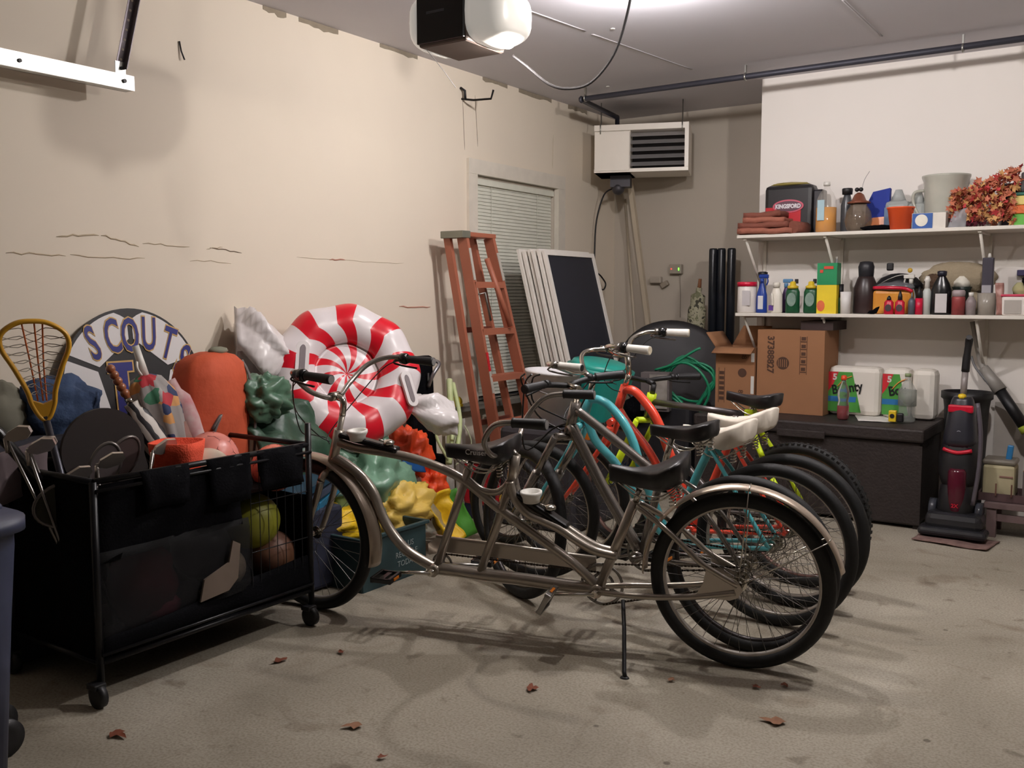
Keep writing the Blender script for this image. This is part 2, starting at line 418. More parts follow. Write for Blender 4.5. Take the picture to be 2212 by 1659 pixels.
# ------------------------------------------------------------------ hooks
hk = MB().tube([(LW, 5.21, 2.69), (LW + .10, 5.21, 2.672), (LW + .24, 5.21, 2.665), (LW + .26, 5.21, 2.72)], .007, 8).build('wall_hook', mat('black steel', (25, 22, 22), .4, .6))
tag(hk, 'black upturned steel hook sticking out of the wall above the window', 'hook')
MB().tube([(LW + .03, 5.21, 2.685), (LW + .03, 5.205, 2.74), (LW + .005, 5.19, 2.76)], .009, 8).build('mount', BLACK, hk)
hk2 = MB().tube([(LW + .005, 2.975, 2.585), (LW + .01, 2.98, 2.54), (LW + .02, 2.99, 2.50)], .004, 6).build('nail_hook', BLACK)
tag(hk2, 'small thin black hook high on the cream wall near the track', 'hook')
# ------------------------------------------------------------------ heater
h = thing('unit_heater', 'white box gas unit heater with louvres hanging in the corner', 'heater', M=Matrix.Translation((-3.37, 6.78, 2.34)) @ Matrix.Rotation(R(20), 4, 'Z'))
HW = mat('heater enamel', (240, 232, 220), .35, var=.02)
W2, H2, D2 = .365, .365, .40
g = MB(); g.box2((-W2, .02, 0), (-W2 + .28, D2, H2)).box2((-W2 + .281, D2 - .012, 0), (W2, D2, H2)).box2((-W2, 0, H2 - .045), (W2, D2, H2)).box2((W2 - .03, 0, .028), (W2, D2, H2 - .045)).box2((-W2, 0, 0), (W2, D2, .027))
g.build('casing', HW, h)
MB().box2((-W2 + .003, -.006, .012), (-W2 + .278, .018, H2 - .052), .004).build('side_panel', HW, h)
MB().box2((-W2 + .281, .17, .03), (W2 - .031, .19, H2 - .046)).build('dark_interior', mat('heater interior', (50, 48, 52), .6), h)
for i in range(5):
    MB().box(((-W2 + .28 + W2 - .03) / 2, .045, .065 + i * .056), (2 * W2 - .315, .052, .003), rot=Matrix.Rotation(R(38), 3, 'X')).build('louvre', mat('louvre steel', (200, 198, 200), .3, .7), h)
for x in (-W2 + .05, W2 - .05):
    MB().tube([(x, -.008, H2 - .07), (x, -.006, H2 - .005), (x, .03, H2 + .02), (x, .03, CZ - 2.34)], .005, 6).build('hanger_rod', STEEL, h)
MB().box2((-W2 + .10, .2, -.09), (-W2 + .26, .32, 0)).ell((-W2 + .16, .24, -.1), (.05, .05, .05)).build('motor', mat('dark grey metal', (75, 72, 76), .5, .5), h)
pp = MB().tube([(-.2, 6.14, 2.815), (-3.50, 6.14, 2.80), (-3.55, 6.2, 2.80), (-3.62, 6.86, 2.79), (-3.64, 6.9, 2.72)], .019, 10).build('gas_pipe', mat('dark iron pipe', (72, 72, 82), .5, .5))
tag(pp, 'dark iron gas pipe running just under the ceiling to the heater', 'pipe')
MB().tube([(-.2, 6.14, 2.815), (RX, 6.14, 2.83)], .019, 10).build('pipe_section', MATS['dark iron pipe'], pp)
for x in (-3.5, -2.3, -1.0): MB().torus((x, 6.14, 2.805), (1, 0, 0), .022, .006, 16, 6).box((x, 6.14, 2.85), (.01, .02, .06)).build('pipe_strap', STEEL, pp)
MB().torus((-3.54, 6.15, 2.80), (1, 0, 0), .014, .013, 16, 6).build('elbow_fitting', MATS['dark iron pipe'], pp)
cd = MB().tube([(-3.72, 6.98, 2.25), (-3.80, 6.98, 2.20), (-3.86, 6.97, 2.0), (-3.87, 6.96, 1.75), (-3.86, 6.95, 1.60), (-3.84, 7.02, 1.54), (-3.83, 7.08, 1.48), (-3.83, 7.04, 1.43), (-3.84, 6.98, 1.46), (-3.85, 6.95, 1.55), (-3.86, 6.94, 1.60)], .0065, 6, 6).build('dangling_cord', BLACK)
tag(cd, 'black cord dangling from the heater and ending in a loop', 'cord')
wp = MB().box((-3.52, 7.24, 1.22), (.035, .04, 2.3), rot=Matrix.Rotation(R(-7.0), 3, 'Y') @ Matrix.Rotation(R(4), 3, 'X')).build('wooden_pole', mat('pale painted wood', (196, 182, 160), .7, scale=3))
tag(wp, 'long pale wooden pole leaning in the back corner below the heater', 'pole')
wp = MB().cyl((-3.50, 7.18, .02), (-3.80, 7.36, 2.2), .011, n=8).build('thin_pipe', mat('pale pipe', (185, 172, 152), .5))
tag(wp, 'thin pale pipe leaning beside the wooden pole in the corner', 'pipe')
# outlet and chargers on the grey wall
o1 = thing('battery_charger', 'grey battery charger with red and green lights on the grey back wall', 'charger', (-3.32, GW, 1.59))
MB().box2((-3.38, GW - .05, 1.56), (-3.27, GW, 1.64), .008).build('charger_body', mat('grey beige plastic', (165, 155, 142)), o1)
MB().ell((-3.358, GW - .052, 1.602), .0045).build('red_light', mat('red light', (255, 60, 50), emit=3), o1)
MB().box((-3.292, GW - .052, 1.60), (.006, .004, .022)).build('green_light', mat('green light', (110, 255, 60), emit=4), o1)
MB().tube([(-3.29, GW - .03, 1.56), (-3.29, GW - .012, 1.4), (-3.29, GW - .01, 1.2)], .003, 5, 4).build('cable', mat('grey cable', (150, 140, 128)), o1)
o1 = thing('power_adapter', 'pale plug adapter on the grey wall left of the charger', 'adapter', (-3.50, GW, 1.52))
MB().box2((-3.56, GW - .05, 1.485), (-3.455, GW, 1.54), .01).build('adapter_body', mat('pale plastic', (182, 172, 158)), o1)
MB().box2((-3.555, GW - .03, 1.478), (-3.46, GW - .01, 1.485)).build('plug_base', mat('dark beige plastic', (120, 110, 98)), o1)
o1 = MB().box((-3.43, GW - .02, 1.475), (.07, .04, .045), rot=Matrix.Rotation(R(-30), 3, 'Y'), bev=.008).build('wall_outlet_plug', mat('beige plastic', (160, 148, 132)))
tag(o1, 'small tilted beige plug just below the charger on the grey wall', 'plug')
# ------------------------------------------------------------------ shelves
def brackets(par, z, xs):
    for x in xs:
        MB().cyl((x, 6.24, z - .03), (x + .015, 6.585, z - .40), .009, n=6).box((x, 6.40, z - .028), (.02, .36, .012)).box((x + .012, 6.59, z - .21), (.02, .012, .40)).build('bracket', WPAINT, par)
for z, wd in ((1.785, 'upper'), (1.265, 'lower')):
    s = MB().box2((-2.36, 6.20, z - .022), (.6, 6.598, z), .003).build('shelf_board', WPAINT)
    tag(s, 'long white %s shelf on slanted brackets' % wd + (', holding the charcoal bag and pitcher' if wd == 'upper' else ', crowded with cleaning bottles'), 'shelf')
    brackets(s, z, (-2.31, -1.78, -.88, .2))
# ================================================================== bicycles
PEWTER = mat('pewter frame paint', (172, 163, 152), .3, .7, var=.03, coat=.4)
CHAMP = mat('champagne mudguard', (205, 188, 170), .28, .6, var=.02, coat=.5)
TURQ = mat('turquoise frame paint', (90, 190, 200), .3, var=.02, coat=.6)
ORNG = mat('orange red frame paint', (240, 75, 50), .3, var=.02, coat=.6)
NEON = mat('neon yellow paint', (205, 230, 30), .4, var=.02)
GUN = mat('gunmetal frame paint', (95, 90, 90), .3, .6, coat=.3)
SILV = mat('silver frame paint', (155, 148, 142), .25, .8, coat=.4)
VINYLK = mat('black saddle vinyl', (24, 22, 25), .38, var=.1)
VINYLW = mat('white saddle vinyl', (238, 228, 214), .45, var=.02)
SPOKE = mat('spoke steel', (120, 116, 112), .3, 1.0)
RIMS = mat('aluminium rim', (185, 178, 170), .4, .6)
RIMK = mat('dark rim', (60, 55, 55), .35, .6)
CABLE = mat('cable housing', (14, 14, 16), .4)

def bike_root(name, label, O, e1, lean, group='bicycles parked side by side'):
    e1 = V((e1[0], e1[1], 0)).normalized()
    left = V((0, 0, 1)).cross(e1)
    e2 = (V((0, 0, 1)) * cos(R(lean)) + left * sin(R(lean))).normalized()
    left = e2.cross(e1)
    return thing(name, label, 'bicycle', M=basis(e1, left, e2, O), group=group)

def wheel(par, nm, c, r, tw, M=None, rim=RIMS, nsp=36, tread=False, rimw=.014):
    c = V(c); R_ = r - tw
    tb = MB(M).torus(c, (0, 1, 0), R_, tw, 72, 12)
    if tread:
        for i in range(72):
            a = 2 * pi * i / 72
            for yy in (-.6, .6):
                tb.box(c + V((cos(a) * (r - tw * .25), yy * tw, sin(a) * (r - tw * .25))), (.012, .012, .014), rot=Matrix.Rotation(-a, 3, 'Y'))
    t = tb.build(nm, RUBBER, par)
    rb = MB(M); rr = r - 2 * tw + .004
    rb.torus(c, (0, 1, 0), rr, rimw * .78, 72, 8, flat=1.2)
    rb.build('rim', rim, t)
    hb = MB(M).cyl(c + V((0, -.05, 0)), c + V((0, .05, 0)), .014, n=12).cyl(c + V((0, -.034, 0)), c + V((0, -.03, 0)), .028, n=16).cyl(c + V((0, .03, 0)), c + V((0, .034, 0)), .028, n=16)
    hb.build('hub', CHROME, t)
    sb = MB(M)
    for i in range(nsp):
        a = 2 * pi * i / nsp; side = 1 if i % 2 else -1; b = a + (R(38) if (i // 2) % 2 else -R(38))
        sb.tube([c + V((.026 * cos(b), side * .032, .026 * sin(b))), c + V((rr * cos(a), side * .003, rr * sin(a)))], .0011, 4, caps=False)
    sb.build('spokes', SPOKE, t)
    return t

def fender(par, nm, c, r, a0, a1, m, M=None, w=.034, stays=()):
    """arched channel: a0..a1 degrees, 0 = forward, 90 = up"""
    c = V(c); b = MB(M); n = 40; k = 7; g = []
    for lay in (0, .002):
        rows = []
        for i in range(n + 1):
            a = R(a0 + (a1 - a0) * i / n); row = []
            for j in range(k):
                q = -1 + 2 * j / (k - 1); rad = r + .012 * (1 - q * q) + lay
                row.append(b._v(c + V((rad * cos(a), q * w, rad * sin(a)))))
            rows.append(row)
        for A, B in zip(rows, rows[1:]):
            for j in range(k - 1): b.face([A[j], A[j + 1], B[j + 1], B[j]])
        g.append(rows)
    A, B = g
    for i in range(n):
        for j in (0, k - 1): b.face([A[i][j], A[i + 1][j], B[i + 1][j], B[i][j]])
    for i in (0, n):
        for j in range(k - 1): b.face([A[i][j], A[i][j + 1], B[i][j + 1], B[i][j]])
    f = b.build(nm, m, par)
    for sa in stays:
        a = R(sa)
        s = MB(M)
        for q in (-1, 1): s.tube([c + V((0, q * .055, 0)), c + V((r * cos(a), q * (w + .004), r * sin(a)))], .0024, 5)
        s.tube([c + V(((r + .013 * (1 - q * q)) * cos(a), q * (w + .003), (r + .016 * (1 - q * q)) * sin(a))) for q in (-1, -.5, 0, .5, 1)], .003, 5)
        s.build('fender_stay', CHROME, f)
    return f

def saddle(par, c, L, W_, m, tilt=0, kick=.03, th=.05, springs=True, yaw=0, cut=False):
    """c: middle of the saddle top; nose points forward (+x)"""
    Rm = Matrix.Translation(c) @ Matrix.Rotation(R(yaw), 4, 'Z') @ Matrix.Rotation(R(tilt), 4, 'Y')
    prof = [(.5, .03, 0), (.49, .10, 0), (.44, .15, .0), (.33, .18, -.1), (.18, .24, -.2), (.05, .36, -.15), (-.08, .60, .05), (-.2, .86, .35), (-.32, 1.0, .75), (-.42, .96, 1.0), (-.48, .80, 1.05), (-.5, .5, 1.0)]
    rings = []
    for u, w, k in prof:
        hw = W_ / 2 * w; z0 = kick * k; t = th * (.55 + .45 * w)
        ring = []
        for j in range(20):
            a = 2 * pi * j / 20; y = hw * cos(a); s = sin(a)
            z = z0 + (t * .22 * s if s > 0 else t * .9 * math.copysign(abs(s) ** .55, s) * (.75 + .25 * abs(cos(a))))
            y *= (1 - .18 * (s < 0) * abs(s))
            if s > 0: z += -.012 * (1 - abs(cos(a))) * (1 if w > .4 else 0)
            ring.append(Rm @ V((u * L, y, z - t * .25)))
        rings.append(ring)
    so = MB().loft(rings).build('saddle', m, par)
    b = MB(Rm)
    for s in (-1, 1):
        b.tube([(.38 * L, s * .012, -th * .6), (.1 * L, s * .022, -th * .9 - .02), (-.15 * L, s * .03, -th * .9 - .025), (-.38 * L, s * .06, -th * .7)], .0035, 6, 3)
        if springs:
            pts = [(-.34 * L + .012 * cos(q * .9), s * .055 + .012 * sin(q * .9), -th * .8 - .045 + q * .0018) for q in range(26)]
            b.tube(pts, .003, 5)
    b.build('saddle_rails', CHROME, so)
    return so

def crank(par, c, ang, side, m=ALU, L=.165, pm=BLACKG, ped=True, tilt=0):
    c = V(c); a = R(ang); e = c + V((cos(a) * L, 0, sin(a) * L)) + V((0, side * .075, 0))
    b = MB().tube([c + V((0, side * .055, 0)), e], [.014, .010], 8, flat=.6).cyl(c + V((0, 0, 0)), c + V((0, side * .065, 0)), .013, n=12)
    k = b.build('crank_arm', m, par)
    if ped:
        p = MB(); pc = e + V((0, side * .06, 0))
        p.cyl(e, e + V((0, side * .10, 0)), .006, n=8)
        p.M = Matrix.Translation(pc) @ Matrix.Rotation(R(tilt), 4, 'Y') @ Matrix.Translation(-pc)
        for q in (-1, 1): p.box(pc + V((q * .040, 0, 0)), (.014, .10, .024), bev=.003).box(pc + V((0, q * .045, 0)), (.08, .012, .020), bev=.003)
        p.box(pc, (.024, .095, .014), bev=.003)
        pb = p.build('pedal', pm, k)
        MB(p.M).box(pc + V((.0485, 0, 0)), (.003, .04, .010)).box(pc + V((-.0485, 0, 0)), (.003, .04, .010)).build('reflector', mat('amber reflector', (230, 130, 40), .2), pb)
    return k

def chain(par, a, b, ra, rb, y=-.045):
    a = V(a); b = V(b)
    pts = [a + V((0, y, ra)), b + V((0, y, rb))]; lo = [a + V((0, y, -ra)), b + V((0, y, -rb))]
    m = MB()
    q = b - a; ph = math.atan2(q.z, q.x)
    loop = [b + V((rb * sin(t) , y, rb * cos(t))) if False else b + V((rb * cos(ph + pi / 2 - t), y, rb * sin(ph + pi / 2 - t))) for t in [pi * i / 10 * (1 if q.x > 0 else 1) for i in range(11)]] + [a + V((ra * cos(ph - pi / 2 - t), y, ra * sin(ph - pi / 2 - t))) for t in [pi * i / 10 for i in range(11)]]
    m.tube(loop, .0022, 5, closed=True)
    for P in (pts, lo):
        d = P[1] - P[0]; n = int(d.length / .0127)
        for i in range(n):
            p = P[0] + d * (i + .5) / n
            m.box(p, (.0095, .005, .008 if i % 2 else .006), rot=Matrix.Rotation(-math.atan2(d.z, d.x), 3, 'Y'))
    return m.build('chain', mat('oily chain', (60, 52, 46), .4, .8), par)
def ring(par, c, r, y=-.045):
    m = MB().torus(V(c) + V((0, y, 0)), (0, 1, 0), r - .008, .006, 40, 6, flat=.35)
    for i in range(4): m.tube([V(c) + V((0, y, 0)), V(c) + V(((r - .008) * cos(i * pi / 2 + .4), y, (r - .008) * sin(i * pi / 2 + .4)))], .005, 5)
    return m.build('chainring', ALU, par)

def bars(par, M, pts, r, m, g0, gm=BLACK, gr=.017, levers=True, endcap=None, gl=.12, shifter=False):
    """pts: left half from the clamp outwards; mirrored for the right"""
    full = [V((p[0], -p[1], p[2])) for p in pts[::-1]] + [V(p) for p in pts[1:]] if pts[0][1] == 0 else [V((p[0], -p[1], p[2])) for p in pts[::-1]] + [V(p) for p in pts]
    h = MB(M).tube(full, r, 10, 6).build('handlebar', m, par)
    for s in (-1, 1):
        a = V(pts[-1]); b = V(pts[-2]); d = (b - a).normalized()
        a = V((a.x, a.y * s, a.z)); d = V((d.x, d.y * s, d.z))
        g = MB(M).tube([a - d * .004, a + d * .005, a + d * gl, a + d * (gl + .006)], [gr * 1.12, gr * 1.15, gr, gr * 1.1], 12)
        go = g.build('grip', gm, h)
        MB(M).cyl(a - d * .006, a - d * .002, gr * .95, n=12).build('grip_end', endcap or gm, go)
        if shifter: MB(M).tube([a + d * (gl + .01), a + d * (gl + .02), a + d * (gl + .045), a + d * (gl + .05)], [.020, .026, .024, .014], 14).build('twist_shifter', BLACKG, h)
        if levers:
            q = a + d * (gl + .055 if shifter else gl + .03)
            l = MB(M).cyl(q - d * .012, q + d * .012, gr, n=10).tube([q, q + V((.035, 0, -.02)), q + V((.04, 0, -.03)) - d * .05, q + V((.03, 0, -.035)) - d * .12], .0045, 6, 3)
            l.build('brake_lever', ALU if m == CHROME else BLACK, h)
    return h

def cables(par, M, starts, end, seed=1, sag=.12, r=.0025):
    rnd = random.Random(seed)
    for p in starts:
        a = V(p); b = V(end) + V((rnd.uniform(-.02, .02), rnd.uniform(-.02, .02), rnd.uniform(-.04, .02)))
        mid = (a + b) / 2 + V((rnd.uniform(.06, .14), rnd.uniform(-.05, .05), -rnd.uniform(0, .5) * sag))
        MB(M).tube([a, a * .8 + mid * .2 + V((.05, 0, .0)), mid, b * .75 + mid * .25 + V((.03, 0, 0)), b], r, 5, 6).build('cable', CABLE, par)

def steer(p, top, ang):
    ax = (V(top) - V(p)).normalized()
    return Matrix.Translation(p) @ Matrix.Rotation(R(ang), 4, ax) @ Matrix.Translation(-V(p))

# ---------------------------------------------------------------- the tandem
T = bike_root('tandem_bicycle', 'long pewter two-seat tandem cruiser on its kickstand in front of the other bikes', (-1.189, 3.334, 0), (-.9773, -.2119), 5)
T['category'] = 'tandem bicycle'
rc = V((.03, 0, .337)); fcn = V((1.885, 0, .337))
fr = MB(); tr = .0175
def tb(pts, r=tr, k=5, y=0): fr.tube([(p[0], (p[2] if len(p) > 2 else 0) + y, p[1]) for p in pts], r, 12, k)
tb([(1.705, .82), (1.762, .635)], .022, 0)
tb([(1.72, .765), (1.625, .743), (1.492, .733), (1.363, .716), (1.235, .683), (1.125, .635), (.98, .53), (.822, .430), (.674, .335), (.579, .25)], .019)
tb([(1.744, .695), (1.69, .672), (1.615, .622), (1.560, .555), (1.53, .473), (1.493, .403), (1.438, .335), (1.387, .297), (1.282, .25)], .022)
tb([(1.108, .69), (1.277, .248)], .018, 0)
tb([(.912, .70), (1.001, .447), (1.076, .256)], .018, 0)
tb([(1.277, .248), (1.18, .248), (1.05, .244), (.9, .245), (.7, .24), (.574, .240)], .026)
tb([(.924, .655), (.905, .585), (.854, .53), (.79, .505), (.722, .480), (.649, .437), (.577, .404), (.492, .392)], .017, 5, .022)
tb([(.924, .655), (.905, .585), (.854, .53), (.79, .505), (.722, .480), (.649, .437), (.577, .404), (.492, .392)], .017, 5, -.022)
tb([(1.117, .645), (1.057, .605), (.994, .60), (.945, .635), (.914, .70)], .014)
tb([(.425, .61), (.574, .242)], .019, 0)
for s in (-1, 1):
    tb([(.412, .598, s * .02), (.30, .53, s * .05), (.209, .455, s * .062), (.155, .410, s * .065), (.03, .345, s * .068)], .011)
    tb([(.574, .242, s * .03), (.468, .250, s * .05), (.33, .262, s * .06), (.179, .285, s * .065), (.04, .318, s * .068)], .012)
fr.cyl((1.277, -.04, .248), (1.277, .04, .248), .024).cyl((.574, -.04, .242), (.574, .04, .242), .024).cyl((.925, 0, .64), (.905, 0, .76), .021)
F_ = fr.build('frame', PEWTER, T)
for s in (-1, 1):
    MB().prism([(.145, .392), (.035, .365), (.012, .33), (.03, .298), (.06, .285), (.185, .288), (.155, .34)], basis((1, 0, 0), (0, 0, 1), (0, -1, 0), (0, s * .066, 0)), .006).build('dropout_plate', PEWTER, F_)
MB().box((1.565, 0, .772), (.28, .05, .026), rot=Matrix.Rotation(R(-11), 3, 'Y'), bev=.011).build('console_tray', BLACKG, T)
MB().box((.80, 0, .545), (.25, .055, .026), rot=Matrix.Rotation(R(-30), 3, 'Y'), bev=.011).build('console_tray', BLACKG, T)
for (x, z, tl) in ((1.612, .81, 0), (.84, .605, 0)):
    MB(Matrix.Translation((x, 0.01, z))).lathe([(.033, -.03), (.035, -.012), (.044, .004), (.044, .014), (.034, .014), (.032, -.01), (.001, -.012)], n=28).build('cup_holder', WHITE, T)
for (x, z) in ((1.47, .775), (.765, .555)):
    MB(Matrix.Translation((x, .0, z))).ell((0, 0, 0), (.024, .024, .014)).cyl((.02, 0, .005), (.04, .012, .015), .004, n=6).build('bell', CHROME, T)
wheel(T, 'rear_wheel', rc, .337, .027)
fender(T, 'rear_fender', rc, .356, 0, 168, CHAMP, stays=(95, 148))
# chain guard
cg = MB().prism([(.60, .34), (1.30, .36), (1.34, .33), (1.34, .28), (1.28, .30), (.9, .30), (.60, .29)], basis((1, 0, 0), (0, 0, 1), (0, -1, 0), (0, -.06, 0)), .006).tube([(.60, -.06, .345), (1.0, -.06, .358), (1.30, -.06, .366)], .008, 8)
cg.build('chain_guard', PEWTER, T)
chain(T, (1.277, 0, .248), (.574, 0, .242), .045, .045, -.058); chain(T, (.574, 0, .242), (.03, 0, .337), .085, .035, -.05)
ring(T, (1.277, 0, .248), .05, -.058); ring(T, (.574, 0, .242), .05, -.058); ring(T, (.574, 0, .242), .09, -.05)
crank(T, (1.277, 0, .248), -2, 1, CHROME); crank(T, (.574, 0, .242), -4, 1, CHROME, pm=ALU, tilt=62); crank(T, (.574, 0, .242), 0 + 20, -1); crank(T, (1.277, 0, .248), 178, -1)
MB().tube([(.468, .03, .22), (.44, .12, .15), (.405, .255, .04), (.40, .262, .03)], .008, 8).ell((.402, .262, .022), (.018, .014, .01)).build('kickstand', BLACK, T)
MB().tube([(1.108, 0, .68), (1.098, 0, .72)], .013).build('seat_post', CHROME, T); MB().cyl((.425, 0, .60), (.405, 0, .66), .013).build('seat_post', CHROME, T)
saddle(T, (1.06, 0, .80), .30, .25, VINYLK, tilt=4, kick=.03, th=.10)
saddle(T, (.375, 0, .755), .30, .25, VINYLK, tilt=2, kick=.05, th=.115)
MB().text('Cruiser', .03, basis((-1, 0, 0), (0, 0, 1), (0, 1, 0), (1.02, .122, .79)), .0004).build('script_lettering', mat('silver print', (190, 188, 185), .4), T)
SM = steer((1.762, 0, .635), (1.705, 0, .82), -9)
fk = MB(SM)
for s in (-1, 1): fk.tube([(1.775, s * .05, .60), (1.80, s * .055, .52), (1.86, s * .055, .38), (fcn.x, s * .055, .337)], [.016, .011], 10, 4)
fk.tube([(1.775, -.05, .60), (1.768, -.03, .628), (1.768, .03, .628), (1.775, .05, .60)], .016, 10, 3).cyl((1.768, 0, .615), (1.685, 0, .885), .013)
fk.build('fork', PEWTER, T)
wheel(T, 'front_wheel', fcn, .337, .027, SM)
fender(T, 'front_fender', fcn, .356, 62, 194, mat('pewter mudguard', (165, 150, 134), .3, .6, coat=.4), SM, w=.042)
MB(SM).tube([(1.685, 0, .88), (1.68, 0, .945), (1.73, 0, .96)], .014, 10, 4).cyl((1.725, -.025, .96), (1.725, .025, .96), .019).build('stem', CHROME, T)
hb = bars(T, SM, [(1.725, 0, .96), (1.73, .05, .962), (1.75, .13, 1.0), (1.73, .23, 1.07), (1.66, .30, 1.10), (1.54, .33, 1.09), (1.45, .335, 1.085)], .011, SILV, 0, gr=.017, endcap=mat('grey rubber', (130, 128, 126)), shifter=True)
cables(T, SM, [(1.60, .31, 1.09), (1.60, -.31, 1.09), (1.63, .29, 1.07)], (1.77, 0, .78), 3, .2)
MB().tube([(.925, 0, .68), (.905, 0, .76), (.95, 0, .775)], .014, 10, 4).build('stem', CHROME, T)
bars(T, None, [(.93, 0, .775), (.94, .05, .775), (.945, .14, .79), (.94, .22, .86), (.88, .265, .935), (.80, .285, .955), (.67, .29, .955)], .011, SILV, 0, gr=.018, levers=False, endcap=mat('grey rubber', (130, 128, 126)))

# ---------------------------------------------------------------- single bikes
def simple_bike(root, kind, FM, head, sadl, sm, tubes, seat, r=.345, tw=.026, fx=1.10, st=-30, bb=(.47, .28), rim=RIMS, tread=False, fork_m=None, bar=None, **k):
    f = MB()
    for pts, rad in tubes: f.tube([(p[0], p[2] if len(p) > 2 else 0, p[1]) for p in pts], rad, 12, 5 if len(pts) > 2 else 0)
    (hx, hz), (lx, lz) = head
    f.cyl((hx, 0, hz), (lx, 0, lz), .022); f.cyl((bb[0], -.04, bb[1]), (bb[0], .04, bb[1]), .024)
    for s in (-1, 1):
        f.tube([(bb[0], s * .03, bb[1]), (.25, s * .055, (bb[1] + r) / 2), (0, s * .065, r)], .010, 8, 3)
        f.tube([(seat[0][0], s * .02, seat[0][1]), (.17, s * .05, (seat[0][1] + r) / 2 + .05), (0, s * .065, r)], .009, 8, 3)
    F2 = f.build('frame', FM, root)
    SMx = steer((lx, 0, lz), (hx, 0, hz), st)
    wheel(root, 'rear_wheel', (0, 0, r), r, tw, rim=rim, tread=tread)
    wheel(root, 'front_wheel', (fx, 0, r), r, tw, SMx, rim=rim, tread=tread)
    g = MB(SMx)
    top = V((lx + .01, 0, lz - .02))
    if kind == 'mtb':
        for s in (-1, 1): g.tube([top + V((0, s * .06, 0)), top + V((0, s * .06, 0)) + (V((fx, 0, r)) - top) * .45], .016, 10).tube([top + V((0, s * .06, 0)) + (V((fx, 0, r)) - top) * .4, V((fx, s * .06, r))], .021, 10)
    else:
        for s in (-1, 1): g.tube([top + V((0, s * .055, -.02)), top + V((.06, s * .058, -.14)), V((fx, s * .058, r))], [.016, .010], 10, 4)
    g.tube([top + V((0, -.06, 0)), top + V((0, .06, 0))], .017, 10)
    g.build('fork', fork_m or FM, root)
    stp = MB(SMx).cyl((hx, 0, hz), (hx - (lx - hx) * .4, 0, hz + .055), .014).tube([(hx - (lx - hx) * .4, 0, hz + .055), bar], .014, 10)
    stp.build('stem', k.get('stem_m', CHROME), root)
    MB().cyl((seat[0][0], 0, seat[0][1]), (seat[1][0], 0, seat[1][1]), .013).build('seat_post', CHROME, root)
    saddle(root, sadl[0], sadl[1], sadl[2], sm, tilt=sadl[3], kick=sadl[4], th=sadl[5])
    crank(root, (bb[0], 0, bb[1]), k.get('ca', 200), 1); crank(root, (bb[0], 0, bb[1]), k.get('ca', 200) + 180, -1)
    ring(root, (bb[0], 0, bb[1]), .085); chain(root, (bb[0], 0, bb[1]), (0, 0, r), .08, .035)
    return SMx, F2

# grey mountain bike
B = bike_root('mountain_bike', 'silver grey mountain bike with suspension fork, directly behind the tandem', (-1.25, 3.50, 0), (-1, .02), 3)
S2, f2 = simple_bike(B, 'mtb', SILV, ((.760, .935), (.80, .80)), ((.275, 0, .875), .28, .16, 3, .025, .08), VINYLK,
    [([(.765, .905), (.55, .77), (.385, .66)], .019), ([(.79, .835), (.65, .60), (.47, .33)], .024), ([(.36, .69), (.46, .31)], .017)],
    [(.36, .68), (.315, .83)], r=.350, fx=1.13, st=-26, bb=(.47, .31), rim=RIMK, bar=(.83, 0, 1.0), stem_m=CHROME, ca=160, fork_m=SILV)
bars(B, S2 @ Matrix.Translation((.83, 0, 1.0)) @ Matrix.Rotation(R(-9), 4, 'X') @ Matrix.Translation((-.83, 0, -1.0)), [(.83, 0, 1.0), (.83, .07, 1.01), (.81, .15, 1.02), (.77, .25, 1.02)], .013, BLACK, 0, gr=.017, levers=True)
cables(B, S2, [(.84, .18, 1.04), (.84, .14, 1.04), (.84, -.12, 1.04), (.84, -.18, 1.04), (.83, .22, 1.04), (.84, -.2, 1.04)], (.80, 0, .83), 5, .5, .004)
# turquoise cruiser
B = bike_root('cruiser_bicycle', 'turquoise step-through cruiser with chrome bars and a wide white saddle', (-1.27, 3.85, 0), (-1, .0105), 2)
S3, f3 = simple_bike(B, 'cruiser', TURQ, ((.875, .935), (.915, .80)), ((.26, 0, .825), .30, .29, 0, .045, .115), VINYLW,
    [([(.88, .905), (.83, .905), (.775, .881), (.704, .81), (.655, .725), (.62, .62), (.571, .50), (.48, .30)], .020),
     ([(.90, .83), (.85, .715), (.748, .62), (.69, .54), (.60, .42), (.48, .29)], .020), ([(.27, .76), (.37, .545), (.47, .28)], .019)],
    [(.28, .74), (.26, .82)], r=.345, fx=1.19, st=8, bb=(.47, .28), bar=(.90, 0, 1.03), ca=170, fork_m=TURQ)
bars(B, S3, [(.90, 0, 1.03), (.93, .06, 1.035), (.98, .16, 1.08), (.97, .24, 1.10), (.88, .29, 1.10), (.79, .30, 1.095)], .011, CHROME, 0, WHITE, gr=.016, endcap=BLACK, gl=.10)
MB().text('CRUISE', .045, basis((-.62, 0, .78), (.78, 0, .62), (0, 1, 0), (.72, .021, .575)), .0005).build('lettering', mat('navy print', (20, 50, 90)), f3)
